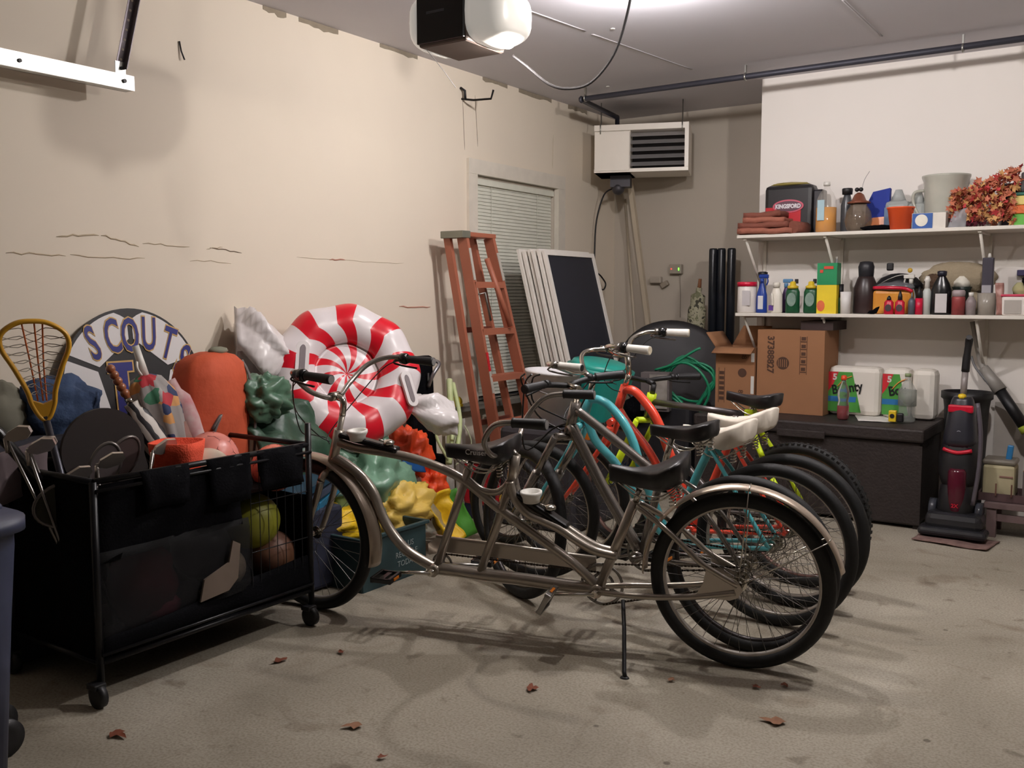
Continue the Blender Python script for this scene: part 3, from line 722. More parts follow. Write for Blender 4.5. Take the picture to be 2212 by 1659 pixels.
# orange cruiser
B = bike_root('cruiser_bicycle', 'bright orange-red cruiser with chrome bars, white grips and a white saddle', (-1.29, 4.13, 0), (-1, .038), 2)
S4, f4 = simple_bike(B, 'cruiser', ORNG, ((.830, .945), (.885, .79)), ((.245, 0, .845), .30, .29, 0, .045, .115), VINYLW,
    [([(.83, .925), (.79, .925), (.75, .900), (.68, .825), (.635, .745), (.603, .66), (.54, .52), (.47, .30)], .022),
     ([(.875, .84), (.82, .765), (.74, .68), (.691, .62), (.60, .48), (.47, .29)], .020), ([(.27, .76), (.36, .54), (.47, .28)], .019)],
    [(.28, .74), (.26, .84)], r=.345, fx=1.17, st=10, bb=(.47, .28), bar=(.815, 0, 1.10), ca=10, fork_m=ORNG)
bars(B, S4, [(.815, 0, 1.10), (.83, .06, 1.105), (.85, .17, 1.15), (.80, .25, 1.175), (.68, .29, 1.17), (.60, .305, 1.165)], .011, CHROME, 0, WHITE, gr=.018, endcap=mat('cream cap', (225, 215, 190)), gl=.10, shifter=True)
cables(B, S4, [(.72, .26, 1.16), (.72, -.26, 1.16)], (.86, 0, .95), 8, .3)
MB(S4).lathe([(.03, 0), (.03, .008)], (1.02, .03, .70), 12, 'Y').build('reflector', mat('amber reflector', (230, 130, 40), .2), B)
# neon bike
B = bike_root('mountain_bike', 'dark grey mountain bike with neon yellow parts and knobbly tyres, farthest back', (-1.35, 4.46, 0), (-.986, .167), 2)
S5, f5 = simple_bike(B, 'mtb', GUN, ((.845, .86), (.875, .74)), ((.255, 0, .905), .28, .16, -3, .025, .08), VINYLK,
    [([(.835, .82), (.27, .80)], .017), ([(.86, .765), (.65, .52), (.42, .31)], .020), ([(.265, .80), (.42, .31)], .017)],
    [(.26, .78), (.25, .87)], r=.345, fx=1.13, st=-20, bb=(.42, .30), rim=mat('reddish rim', (120, 90, 82), .4, .4), tread=True, bar=(.90, 0, .93), ca=30, fork_m=NEON, stem_m=BLACK)
MB().cyl((.845, 0, .865), (.86, 0, .80), .026).box((.262, 0, .812), (.05, .045, .035), bev=.006).build('neon_collar', NEON, f5)
for s in (-1, 1):
    MB().tube([(.235, s * .02, .74), (.205, s * .045, .68), (.165, s * .06, .615)], .014, 10, 3).build('neon_seat_stay', NEON, f5)
    MB().tube([(.11, s * .064, .515), (.05, s * .066, .435), (.003, s * .066, .36)], .012, 10, 3).tube([(.13, s * .06, .375), (.0, s * .066, .355)], .013, 8).build('neon_chain_stay', NEON, f5)
bars(B, S5, [(.90, 0, .93), (.90, .08, .94), (.87, .2, .955), (.84, .30, .96)], .013, BLACK, 0, gr=.017)
# bottle cage on the neon bike
cg = MB()
for q in range(4): cg.tube([(.52 + .0 * q, .035 * cos(q * pi / 2), .62 + .035 * sin(q * pi / 2)), (.40, .035 * cos(q * pi / 2), .76 + .035 * sin(q * pi / 2))], .004, 6)
cg.build('bottle_cage', mat('neon lime wire', (215, 225, 90), .4), f5)
# ================================================================== left side: the pile along the wall
CAMD = V((-.78, .62, 0))
def toward(p):
    """unit vector in the floor plane from p to the middle of the garage"""
    d = V((-p[0], -p[1], 0)); return d.normalized()
# round ball-shaped sign
sg = thing('round_sign', 'round team sign painted like a soccer ball with blue gold-edged SCOUTS lettering', 'sign', (-3.86, 2.63, .62))
SGM = Matrix.Translation((-3.855, 2.63, .965)) @ Matrix.Rotation(R(-7), 4, 'Y') @ Matrix.Rotation(pi / 2, 4, 'Z') @ Matrix.Rotation(pi / 2, 4, 'X')
circ = lambda r, n=64: [(r * cos(2 * pi * i / n), r * sin(2 * pi * i / n)) for i in range(n)]
MB(SGM).prism(circ(.36), Matrix.Identity(4), .012).build('disc', mat('sign black', (20, 18, 20), .5), sg)
SW = mat('sign white', (225, 222, 222), .5, var=.02)
def inside(poly, r=.348, n=6):
    out = []
    for i in range(len(poly)):
        a = V(poly[i]); b = V(poly[(i + 1) % len(poly)])
        for k in range(n):
            p = a + (b - a) * k / n
            if p.length > r: p = p.normalized() * r
            out.append((p.x, p.y))
    return out
panels = [[(-.20, .42), (-.012, .31), (-.012, .22), (-.17, .10), (-.33, .17), (-.4, .3)], [(.012, .31), (.20, .42), (.36, .22), (.30, .12), (.18, .09), (.012, .22)],
          [(-.34, .145), (-.18, .08), (-.13, -.12), (-.2, -.35), (-.45, -.2), (-.40, .05)], [(.19, .065), (.30, .09), (.33, -.02), (.42, -.15), (.2, -.4), (.14, -.12)], [(-.11, -.16), (.12, -.16), (.18, -.4), (-.18, -.4)]]
pm = MB(SGM)
for p in panels: pm.prism(inside(p), Matrix.Translation((0, 0, .0072)), .002)
so = pm.build('white_panels', SW, sg)
BL = mat('royal blue letter', (32, 36, 120), .5); GO = mat('gold letter edge', (205, 165, 95), .5)
for nm, off, z, m in (('gold_lettering', .012, .0095, GO), ('blue_lettering', .004, .0108, BL)):
    tx = MB(SGM)
    for i, ch in enumerate('SCOUTS'):
        px_, py_, an = ((-.19, .20, 16), (-.092, .228, 8), (-.004, .23, 0), (.094, .232, -5), (.192, .185, -22), (.256, .105, -34))[i]
        tx.text(ch, .215, Matrix.Translation((px_, py_, z)) @ Matrix.Rotation(R(an), 4, 'Z'), .0008, off * .8, .53)
    e = off - .004
    x0, y0 = -.055, -.01
    L_ = [(-.075, .125), (.045, .125), (.045, .085), (.015, .085), (.015, -.085), (.10, -.085), (.10, -.03), (.135, -.03), (.135, -.135), (-.075, -.135), (-.075, -.095), (-.045, -.095), (-.045, .085), (-.075, .085)]
    cxy = V((.02, 0)); L2 = []
    for i, p in enumerate(L_):
        q = V(p); pa = V(L_[i - 1]); pb = V(L_[(i + 1) % len(L_)])
        d1 = (q - pa).normalized(); d2 = (pb - q).normalized(); n1 = V((-d1.y, d1.x)); n2 = V((-d2.y, d2.x))
        L2.append((q.x + (n1.x + n2.x) * e + x0, q.y + (n1.y + n2.y) * e + y0))
    tx.prism(L2, Matrix.Translation((0, 0, z)), .0016)
    tx.build(nm, m, sg)
# peppermint float
fp = V((-3.485, 3.62, .97)); fn = V((.80, -.56, .42)).normalized(); fu = (V((0, 0, 1)) - fn * fn.z).normalized(); fx_ = fu.cross(fn)
fl = thing('inflatable_float', 'big inflatable peppermint swirl pool float in red and white leaning on the wall', 'pool float', (-3.6, 3.65, .6))
FM_ = basis(fx_, fu, fn, fp)
def float_mat():
    m = bpy.data.materials.new('peppermint vinyl'); m.use_nodes = True
    nt = m.node_tree; N = nt.nodes; L = nt.links; b = N['Principled BSDF']
    at = N.new('ShaderNodeAttribute'); at.attribute_name = 'swirl'
    r = N.new('ShaderNodeValToRGB'); r.color_ramp.interpolation = 'CONSTANT'
    r.color_ramp.elements[0].color = (*lin((226, 218, 220)), 1); r.color_ramp.elements[1].color = (*lin((214, 22, 42)), 1); r.color_ramp.elements[1].position = .56
    L.new(at.outputs['Fac'], r.inputs['Fac']); L.new(r.outputs['Color'], b.inputs['Base Color']); b.inputs['Roughness'].default_value = .28
    return m
fb = bmesh.new(); lay = fb.verts.layers.float.new('swirl'); NS = 264; prof = []
Rm, rm_ = .275, .115
prof.append((0.0, .004)); 
for i in range(1, 9): prof.append((Rm * .62 * i / 8, .012 + .02 * sin(pi * i / 8)))
for i in range(0, 27):
    a = pi - .35 - (2 * pi - .7) * i / 26
    prof.append((Rm + rm_ * cos(a), rm_ * sin(a) * .85))
prof.append((Rm * .6, -.02)); prof.append((0.0, -.02))
vs = []
for (r, z) in prof:
    row = []
    for j in range(NS):
        a = 2 * pi * j / NS
        pk = .007 * cos(a * 9) * max(0, min(1, (r - .12) / .15)) if z > -.02 else 0
        row.append(fb.verts.new(FM_ @ V(((r + pk) * cos(a), (r + pk) * sin(a), z + pk * .6)) - V((-3.6, 3.65, .6))))
    vs.append(row)
NST = 9
for (r, z), row in zip(prof, vs):
    for j, v in enumerate(row):
        a = j / NS
        rr_ = r / (Rm + rm_)
        tw = .14 * max(0, 1 - rr_ * 1.5) + .04 * rr_
        ph = ((a + tw * 1.0) * NST) % 1.0
        v[lay] = 1 - abs(ph - .5) * 2
for A, B2 in zip(vs, vs[1:]):
    for j in range(NS):
        f = fb.faces.new([A[j], A[(j + 1) % NS], B2[(j + 1) % NS], B2[j]]); f.smooth = True
bmesh.ops.remove_doubles(fb, verts=fb.verts, dist=1e-6); bmesh.ops.recalc_face_normals(fb, faces=fb.faces)
me = bpy.data.meshes.new('swirl_body'); fb.to_mesh(me); fb.free(); me.materials.append(float_mat())
bo = bpy.data.objects.new('swirl_body', me); COL.objects.link(bo); bo.parent = fl
VW = mat('white vinyl', (226, 220, 220), .25, var=.02)
for (cx, cy, cz, sd) in ((-.43, .10, .05, 1), (.40, -.17, .0, -1)):
    rings = []
    for i in range(12):
        u = i / 11; xx = cx + (.1 - .26 * u) * sd + (.04 if sd > 0 else -.0)
        w = (.05 + .11 * sin(min(1, u * 1.15) * pi * .75) ** 1.2) * (1.0 if sd > 0 else .62)
        ring = []
        for j in range(28):
            a = 2 * pi * j / 28; k = w * (1 + .22 * cos(a * 4 + i * .5 + cx) + .12 * cos(a * 7 + i))
            ring.append(FM_ @ V((xx, cy + k * cos(a) + .10 * u * sd, cz + k * .7 * sin(a))))
        rings.append(ring)
    MB().loft(rings).build('wrapper_end', VW, fl)
for (cx, cy, rot) in ((-.235, .06, -8), (.30, -.12, 12)):
    HM = FM_ @ Matrix.Translation((cx, cy, .094)) @ Matrix.Rotation(R(0 if cx < 0 else 22), 4, 'Y') @ Matrix.Rotation(R(rot), 4, 'Z')
    hm = MB(HM); st = [(.034 * cos(a) , (.062 if sin(a) > 0 else -.062) + .034 * sin(a)) for a in [2 * pi * i / 28 for i in range(28)]]
    hm.prism(st, Matrix.Identity(4), .014)
    ho = hm.build('handle_pad', VW, fl)
    MB(HM).prism([(x * .42, y * .78) for x, y in st], Matrix.Translation((0, 0, .008)), .004).build('handle_slot', mat('grey slot', (125, 115, 118), .6), ho)
# ---------------------------------------------------------------- green cover, jackets, bags
TARP = mat('dark green tarp', (52, 82, 64), .42, var=.25, scale=5, bump=.3); TARPL = mat('pale green plastic bag', (120, 160, 135), .3, var=.2, scale=8, bump=.2)
GAUZE = mat('clear grey plastic cover', (150, 152, 142), .2, var=.2, scale=6, alpha=.45)
o = MB().sheet([(-3.62, 2.80, 1.10), (-3.62, 3.22, .94), (-3.25, 3.55, .40), (-3.25, 2.95, .42)], 22, 22, .10, 5, .05, .02, 1.1, .02).build('tarpaulin', TARP)
tag(o, 'dark green crumpled tarpaulin draped beside the orange bag behind the cart', 'tarp')
o = MB().ell((-3.42, 3.0, .90), (.10, .13, .11), u=48, v=34, nz=.6, ns=2.6, seed=4).build('plastic_bag', mat('green plastic bag', (84, 118, 96), .35, var=.25, scale=8))
tag(o, 'pale green plastic bag on top of the dark tarpaulin, below the float wrapper', 'bag')
o = MB().ell((-3.33, 3.62, .38), (.16, .26, .24), u=56, v=40, nz=.6, ns=2.8, seed=9).build('plastic_bag', TARPL)
tag(o, 'pale green full plastic bag lying under the float behind the tandem fork', 'bag')
o = MB().sheet([(-3.45, 3.40, .60), (-3.45, 3.98, .56), (-3.12, 4.0, .12), (-3.12, 3.48, .14)], 18, 18, .07, 5, .07, .004, 2.2, .015).build('clear_cover', GAUZE)
tag(o, 'see-through grey plastic cover hanging over the green and yellow bags', 'cover')
OJ = mat('orange nylon', (232, 78, 32), .5, var=.12, scale=9, bump=.4); 
o = MB().ell((-3.42, 4.02, .47), (.10, .17, .17), u=48, v=34, nz=.7, ns=2.8, seed=2).build('life_jacket', OJ)
tag(o, 'bright orange nylon jacket with a blue patch piled beneath the float', 'jacket')
MB().sheet([(-3.28, 3.80, .55), (-3.28, 3.98, .49), (-3.26, 3.98, .42), (-3.26, 3.80, .46)], 8, 6, .02, 8, .01, .012, 3).build('blue_patch', mat('blue nylon', (25, 95, 170), .5), o)
o = MB().ell((-3.36, 4.14, .29), (.09, .11, .13), u=44, v=30, nz=.7, ns=3, seed=12).build('life_jacket', OJ)
tag(o, 'orange nylon bundle hanging just above the yellow dry bags', 'jacket')
YJ = mat('yellow nylon', (232, 190, 30), .5, var=.1, scale=9, bump=.35); YJ2 = mat('pale yellow nylon', (225, 190, 90), .5, var=.1, scale=9, bump=.3)
o = MB().ell((-3.22, 3.72, .26), (.12, .20, .14), u=48, v=34, nz=.7, ns=2.8, seed=5).build('raincoat', YJ2)
tag(o, 'pale yellow crumpled raincoat above the dark recycling bin', 'coat')
o = MB().sheet([(-3.20, 3.88, .30), (-3.20, 4.12, .30), (-3.12, 4.12, .05), (-3.12, 3.95, .02)], 16, 16, .07, 7, .06, .02, 5, .02).build('raincoat', YJ)
tag(o, 'bright yellow raincoat hanging down to the floor right of the recycling bin', 'coat')
o = MB().ell((-3.26, 3.30, .26), (.10, .16, .10), u=28, v=20, nz=.5, ns=3, seed=8).build('raincoat', YJ)
tag(o, 'mustard yellow coat bundle seen through the tandem front wheel', 'coat')
o = MB().sheet([(-3.25, 4.14, .28), (-3.22, 4.20, .30), (-3.15, 4.32, .03), (-3.15, 4.12, .02)], 8, 8, .03, 7, .02, .01, 7).build('leaf_toy', mat('leaf green foam', (70, 140, 40), .6))
tag(o, 'leaf green pointed cloth standing right of the yellow raincoat', 'cloth')
# board game boxes / books spine behind the front wheel
for i, (z, c, l) in enumerate(((.50, (28, 62, 82), 'topmost of the stack behind the tandem fork'), (.455, (60, 70, 90), 'second from the top of the stack behind the fork'), (.41, (40, 110, 145), 'third from the top of the stack behind the fork'))):
    o = thing('flat_box', ('teal', 'slate grey', 'sky blue')[i] + ' flat box, ' + l, 'box', (-3.05, 3.02, z), 'flat boxes stacked behind the fork')
    MB().box((-3.30 - i * .01, 3.10 + i * .02, z), (.24, .30, .036), rz=R(8 + i * 5), rot=Matrix.Rotation(R(8 + i * 5), 3, 'Z') @ Matrix.Rotation(R(12), 3, 'X'), bev=.003).build('carton', mat('box colour %d' % i, c, .4), o)
o = MB().box((-3.30, 3.1, .2), (.26, .32, .38), bev=.02).build('dark_crate', mat('navy cloth crate', (28, 32, 52), .8))
tag(o, 'dark navy cloth crate under the stack of flat boxes', 'crate')
# recycling bin
rb_ = thing('recycling_bin', 'dark teal recycling bin on the floor behind the tandem front wheel', 'recycling bin', (-3.12, 3.45, 0))
RBM = mat('dark teal plastic', (38, 62, 66), .55); BMx = Matrix.Translation((-3.14, 3.42, 0)) @ Matrix.Rotation(R(0), 4, 'Z')
b = MB(BMx)
for z0_, z1_, w0, w1_ in ((0, .005, .30, .30),): b.box((0, 0, .003), (.28, .44, .006))
for (c, s, ax) in (((.15, 0, .125), (.008, .46, .25), 0), ((-.15, 0, .125), (.008, .46, .25), 0), ((0, .23, .125), (.30, .008, .25), 0), ((0, -.23, .125), (.30, .008, .25), 0)): b.box(c, s)
for (c, s) in (((.155, 0, .25), (.022, .50, .018)), ((-.155, 0, .25), (.022, .50, .018)), ((0, .24, .25), (.32, .022, .018)), ((0, -.24, .25), (.32, .022, .018))): b.box(c, s, bev=.004)
b.build('tub', RBM, rb_)
tt = MB()
for i, s_ in enumerate(('OF US', 'RECYCLE', 'TODAY')): tt.text(s_, .04, face_x(-2.984, 3.50, .17 - i * .045), .0005)
tt.build('lettering', mat('pale print', (140, 150, 150), .6), rb_)
# black folding stand, net, cooler
o = thing('folding_chair_bag', 'tall flat black bag standing against the wall right of the float', 'bag', (-3.75, 4.52, 0))
MB().box((-3.74, 4.53, .68), (.07, .22, .66), rot=Matrix.Rotation(R(-3), 3, 'Y'), bev=.02).box((-3.70, 4.58, .2), (.1, .2, .38), bev=.02).build('bag_body', CLOTHK, o)
MB().tube([(-3.70, 4.56, .82), (-3.66, 4.56, .90), (-3.66, 4.62, .96), (-3.70, 4.62, .98)], .012, 8, 4).box((-3.699, 4.56, .88), (.006, .012, .05)).build('buckle', mat('dull chrome', (160, 160, 165), .3, .8), o)
NETM = mat('lime green frame', (170, 190, 110), .5, rgb2=(205, 210, 175), scale=10)
o = thing('folded_net_frame', 'lime green folded net frame leaning right of the peppermint float', 'net', (-3.5, 4.5, 0))
n1 = MB().tube([(-3.62, 4.67, .86), (-3.56, 4.60, .72), (-3.50, 4.52, .55), (-3.45, 4.44, .38)], .020, 8, 4).tube([(-3.60, 4.68, .84), (-3.50, 4.62, .62), (-3.44, 4.50, .42)], .014, 8, 4)
n1.tube([(-3.45, 4.44, .40), (-3.50, 4.40, .52), (-3.52, 4.41, .58)], .009, 8, 3).tube([(-3.56, 4.60, .70), (-3.48, 4.52, .60), (-3.44, 4.46, .52)], .012, 8, 3)
n1.build('frame_tubes', NETM, o)
n2 = MB()
for k in range(7): n2.tube([(-3.60 + .01 * k, 4.66 - .008 * k, .83 - .02 * k), (-3.52 + .006 * k, 4.60, .62 - .02 * k), (-3.47, 4.47 + .012 * k, .45)], .003, 5, 4)
n2.tube([(-3.42, 4.56, .60), (-3.40, 4.60, .50), (-3.42, 4.58, .42), (-3.46, 4.52, .36)], .004, 5, 4)
n2.build('net_cords', mat('pale net cord', (190, 195, 160), .8), o)
o = thing('cooler', 'small red and white cooler on the floor behind the tandem front saddle', 'cooler', (-3.38, 4.80, 0))
MB().box((-3.38, 4.80, .22), (.28, .26, .26), bev=.02).build('body', mat('red cooler', (185, 25, 40), .4), o)
MB().box((-3.38, 4.80, .375), (.29, .27, .05), bev=.015).build('lid', WHITE, o)
MB().box((-3.38, 4.80, .05), (.27, .25, .10), bev=.01).build('base', mat('navy plastic', (25, 30, 60), .5), o)
MB().tube([(-3.50, 4.655, .36), (-3.50, 4.645, .44), (-3.26, 4.645, .44), (-3.26, 4.655, .36)], .009, 8).build('handle', WHITE, o)
wheel_o = thing('small_bicycle_wheel', 'small dark bicycle wheel standing behind the tandem seat tubes', 'wheel', (-2.95, 4.32, 0))
wheel(wheel_o, 'tyre', (-2.95, 4.32, .255), .255, .02, None, RIMK, 24)
# ---------------------------------------------------------------- ladder
LM = mat('orange fibreglass', (168, 100, 76), .5, var=.08, scale=6)
ld = thing('stepladder', 'folded orange fibreglass stepladder leaning against the window', 'ladder', (-3.4, 5.05, 0))
def rail(a, b, w=.055, t=.026):
    a = V(a); b = V(b); d = (b - a).normalized(); x = V((1, 0, 0)); x = (x - d * x.dot(d)).normalized(); y = d.cross(x)
    return MB().prism([(-t / 2, -w / 2), (t / 2, -w / 2), (t / 2, w / 2), (-t / 2, w / 2)], basis(y, -x, d, (a + b) / 2) , (b - a).length)
top = 1.755
FL = [(-3.655, 4.86, top), (-3.42, 5.02, 0.0)]; FR = [(-3.655, 5.15, top), (-3.42, 5.52, 0.0)]
BLr = [(-3.76, 4.84, top), (-3.52, 4.97, 0.0)]; BRr = [(-3.76, 5.10, top), (-3.52, 5.40, 0.0)]
for (a, b), w in ((FL, .075), (FR, .075), (BLr, .05), (BRr, .05)): rail(a, b, w).build('side_rail', LM, ld)
lerp = lambda P, z: V(P[0]) + (V(P[1]) - V(P[0])) * ((top - z) / top)
DST = mat('dark step', (110, 55, 42), .6)
for z in (1.46, 1.16, .86, .56, .26):
    a = lerp(FL, z); b = lerp(FR, z)
    MB().box((a + b) / 2, (.085, (b - a).length, .018)).box((a + b) / 2 + V((.04, 0, -.012)), (.006, (b - a).length, .035)).build('step', LM, ld)
    if z in (1.16, .56):
        a = lerp(BLr, z); b = lerp(BRr, z); MB().box((a + b) / 2, (.02, (b - a).length, .035)).build('rear_brace', DST, ld)
MB().box((-3.70, 4.995, top + .012), (.17, .36, .03), bev=.006).build('top_cap', LM, ld)
MB().box((-3.70, 4.845, top + .010), (.178, .085, .045), bev=.004).build('cap_corner', mat('grey metal cap', (135, 135, 122), .4, .5), ld)
MB().cyl((-3.61, 5.06, 1.62), (-3.52, 5.20, 1.18), .018, n=8).build('spreader', LM, ld)
MB().tube([(-3.60, 4.90, 1.38), (-3.56, 4.97, 1.40), (-3.53, 4.99, 1.22)], .008, 6).build('latch', ALU, ld)
lb_ = MB()
for (P, z0_, z1_, m) in ((FL, 1.68, 1.48, 'W'), (FR, 1.66, 1.48, 'W'), (FL, 1.02, .90, 'R'), (FL, .90, .76, 'W')):
    a = lerp(P, z0_) + V((.041, 0, 0)); b = lerp(P, z1_) + V((.041, 0, 0))
    l = rail(a, b, .004, .022); l.build('label_sticker', mat('ladder red sticker', (200, 30, 40), .5) if m == 'R' else mat('ladder sticker', (185, 178, 168), .5), ld)
# ---------------------------------------------------------------- window screens
SF = mat('white aluminium frame', (236, 230, 222), .4, var=.03); MESH = mat('dark insect mesh', (34, 36, 46), .6)
for i in range(6):
    xt = -3.52 - i * .040; xb = -3.08 - i * .040; H_ = 1.70 - (.0 if i % 2 else .012); y0 = 5.60 - (i % 3) * .008; wd = .70
    lab = ['white framed dark window screen, foremost of the leaning stack', 'window screen frame, second behind the foremost screen', 'window screen frame, third in the leaning stack', 'window screen frame, fourth in the leaning stack', 'window screen frame, fifth in the leaning stack', 'window screen frame nearest the wall in the leaning stack'][i]
    th = math.atan2(xb - xt, H_); Ls = math.hypot(H_, xb - xt)
    M_ = basis((0, 1, 0), V((-sin(th), 0, cos(th))), V((cos(th), 0, sin(th))), (xb, y0, .002))
    o = thing('window_screen', lab, 'window screen', (xb, y0, 0), 'window screens leaning on the left wall')
    f = MB(M_); w = .032
    f.box((w / 2, Ls / 2, 0), (w, Ls, .022)).box((wd - w / 2, Ls / 2, 0), (w, Ls, .022)).box((wd / 2, Ls - w / 2, 0), (wd - 2 * w, w, .022)).box((wd / 2, w / 2, 0), (wd - 2 * w, w, .022))
    f.build('screen_frame', SF, o)
    MB(M_).box((wd / 2, Ls / 2, 0), (wd - 2 * w, Ls - 2 * w, .003)).build('mesh_panel', MESH, o)
# odds and ends behind the ladder
for i, (y, z) in enumerate(((4.98, .56), (5.05, .54), (5.12, .55), (5.45, .56), (5.52, .53))):
    o = MB().box((-3.86 + .025 * (i % 2), y, z / 2), (.03, .045, z), rot=Matrix.Rotation(R(-2), 3, 'Y')).build('wooden_board', WPAINT)
    tag(o, ['pale board standing under the sill at its left end', 'pale board under the sill, second from the left', 'pale board under the sill, third from the left', 'pale board seen between the ladder rails', 'pale board under the sill nearest the screens'][i], 'board', 'pale boards under the window sill')
o = thing('tape_roll', 'yellow tape gadget standing on the grey window sill', 'tape', (-3.85, 5.03, .64))
MB().lathe([(.012, -.02), (.035, -.02), (.035, .02), (.012, .02)], (-3.84, 5.03, .675), 18, 'Y').box((-3.84, 5.03, .652), (.08, .045, .02), bev=.004).build('roll', mat('dirty yellow plastic', (200, 175, 30), .5), o)
# buckets
o = thing('bucket', 'white translucent bucket with a handle on the heap behind the handlebars', 'bucket', (-3.0, 4.85, .6))
BK = mat('translucent white plastic', (232, 230, 232), .35)
MB(Matrix.Translation((-3.0, 4.86, .62)) @ Matrix.Rotation(R(4), 4, 'Y')).lathe([(.001, .0), (.13, .0), (.165, .30), (.172, .30), (.172, .315), (.158, .315), (.124, .012), (.001, .012)], n=36).build('pail', BK, o)
MB().tube([(-3.0 + .17 * cos(a), 4.86 + .17 * sin(a) , .90 - .1 * sin((a - 4.0) * 1.0)) for a in [4.0 + i * .3 for i in range(11)]], .004, 6, 3).build('bail_handle', mat('grey wire', (120, 116, 116), .4, .6), o)
o = thing('laundry_bin', 'teal ribbed plastic bin standing between the handlebars', 'bin', (-2.92, 5.25, .5))
tb_ = MB(Matrix.Translation((-2.94, 5.25, .52)) @ Matrix.Rotation(R(10), 4, 'Y'))
rings = []
for z in (0, .02, .2, .36, .40, .42):
    ring = []
    for j in range(72):
        a = 2 * pi * j / 72; r = .15 + .05 * z / .4 + (.012 if z >= .36 else 0) + (.004 if (j % 4 < 2 and .02 <= z < .36) else 0)
        ring.append((r * cos(a), r * sin(a), z))
    rings.append(ring)
tb_.loft(rings, True); tb_.build('ribbed_body', mat('teal plastic', (32, 140, 128), .4), o)
tb_ = MB(Matrix.Translation((-2.94, 5.25, .52)) @ Matrix.Rotation(R(10), 4, 'Y')).lathe([(.185, .405), (.195, .425), (.18, .45), (.12, .465), (.001, .47)], n=36)
tb_.build('lid', mat('teal plastic lid', (38, 152, 138), .35), o)
o = MB().box((-2.98, 5.02, .30), (.52, .72, .60), bev=.03).build('storage_tote', mat('dark grey tote', (46, 44, 50), .6))
tag(o, 'dark storage tote carrying the white bucket and the teal bin', 'tote')
# ---------------------------------------------------------------- sports cart
ct = thing('sports_ball_cart', 'black rolling ball cart with cloth pockets at the left of the photo', 'cart', (-3.15, 2.28, 0))
KF = mat('black powder coat', (20, 20, 24), .4, .3)
X0, X1, Y0, Y1 = -3.42, -2.89, 1.80, 2.77; ZT = .765
fr = MB()
for q in ((X0, Y0), (X1, Y0), (X1, Y1), (X0, Y1)): fr.cyl((q[0], q[1], .14), (q[0], q[1], ZT), .006, n=6)
for z, r in ((ZT, .011), (.145, .010)):
    for (a, b) in (((X0, Y0), (X1, Y0)), ((X1, Y0), (X1, Y1)), ((X1, Y1), (X0, Y1)), ((X0, Y1), (X0, Y0))): fr.cyl((a[0], a[1], z), (b[0], b[1], z), r, n=10)
fr.build('rail_frame', KF, ct)
for zz in (.175, ZT - .03): MB().cyl((X1 + .015, Y0, zz), (X1 + .015, Y1, zz), .006, n=8).build('guide_rail', KF, ct)
for (x, y) in ((X0, Y0), (X1, Y0), (X1, Y1), (X0, Y1)):
    po = MB().cyl((x, y, .07), (x, y, ZT + (.09 if y == Y1 else 0)), .013, n=10).build('post', KF, ct)
    MB().lathe([(.028, -.014), (.040, -.012), (.040, .012), (.028, .014)], (x + .015, y - .02, .041), 20, 'Y').box((x + .005, y - .02, .075), (.05, .045, .02), bev=.004).build('caster', BLACK, po)
def net(name, q, nu, nv, m, r=.0013):
    a, b, c, d = [V(p) for p in q]; n = MB()
    for i in range(nu + 1):
        u = i / nu; n.tube([a * (1 - u) + b * u, d * (1 - u) + c * u], r, 4, caps=False)
    for j in range(nv + 1):
        v = j / nv; n.tube([a * (1 - v) + d * v, b * (1 - v) + c * v], r, 4, caps=False)
    return n.build(name, m, ct)
NK = mat('black net cord', (18, 18, 22), .8)
MB().sheet([(X1, Y0, .16), (X1, Y1, .16), (X1, Y1, .30), (X1, Y0, .22)], 20, 4, .02, 6, .01, .004, 1).build('front_cloth', CLOTHK, ct)
MB().sheet([(X1 - .005, Y0 + .02, .48), (X1 - .005, 2.42, .50), (X1, 2.42, .75), (X1, Y0 + .02, .75)], 12, 8, .02, 5, .01, .004, 2).build('pocket_panel', CLOTHK, ct)
for i, (y0, y1, zb_) in enumerate(((1.98, 2.16, .64), (2.26, 2.44, .60), (2.50, 2.72, .62))):
    MB().sheet([(X1 + .03, y0, zb_), (X1 + .03, y1, zb_), (X1 + .012, y1 + .01, .775), (X1 + .012, y0 - .01, .775)], 8, 6, .02, 9, .012, .004, 3 + i).build('pocket_flap', CLOTHK, ct)
net('front_net', [(X1, 2.46, .18), (X1, Y1, .18), (X1, Y1, ZT), (X1, 2.46, ZT)], 7, 3, NK, .0022)
MB().sheet([(X1 - .004, Y0, .20), (X1 - .004, 2.47, .24), (X1 - .004, 2.45, .52), (X1 - .004, Y0, .52)], 10, 8, .02, 5, .006, .002, 9).build('sheer_panel', mat('sheer black mesh cloth', (14, 13, 18), .8, alpha=.5), ct)
MB().sheet([(X0, Y0, .15), (X1, Y0, .15), (X1, Y0, ZT), (X0, Y0, ZT)], 10, 8, .02, 5, .0, .004, 6).build('end_cloth', CLOTHK, ct)
MB().sheet([(X0, Y1, .15), (X1, Y1, .15), (X1, Y1, .55), (X0, Y1, .55)], 10, 8, .02, 5, .0, .004, 7).build('end_cloth', CLOTHK, ct)
MB().sheet([(X0, Y0, .15), (X0, Y1, .15), (X0, Y1, ZT), (X0, Y0, ZT)], 10, 8, .02, 5, .0, .004, 8).build('back_cloth', CLOTHK, ct)
MB().box(((X0 + X1) / 2, (Y0 + Y1) / 2, .15), (X1 - X0, Y1 - Y0, .01)).build('shelf', CLOTHK, ct)
MB().box((-3.16, 2.55, .60), (.48, .42, .008)).build('upper_shelf', CLOTHK, ct)
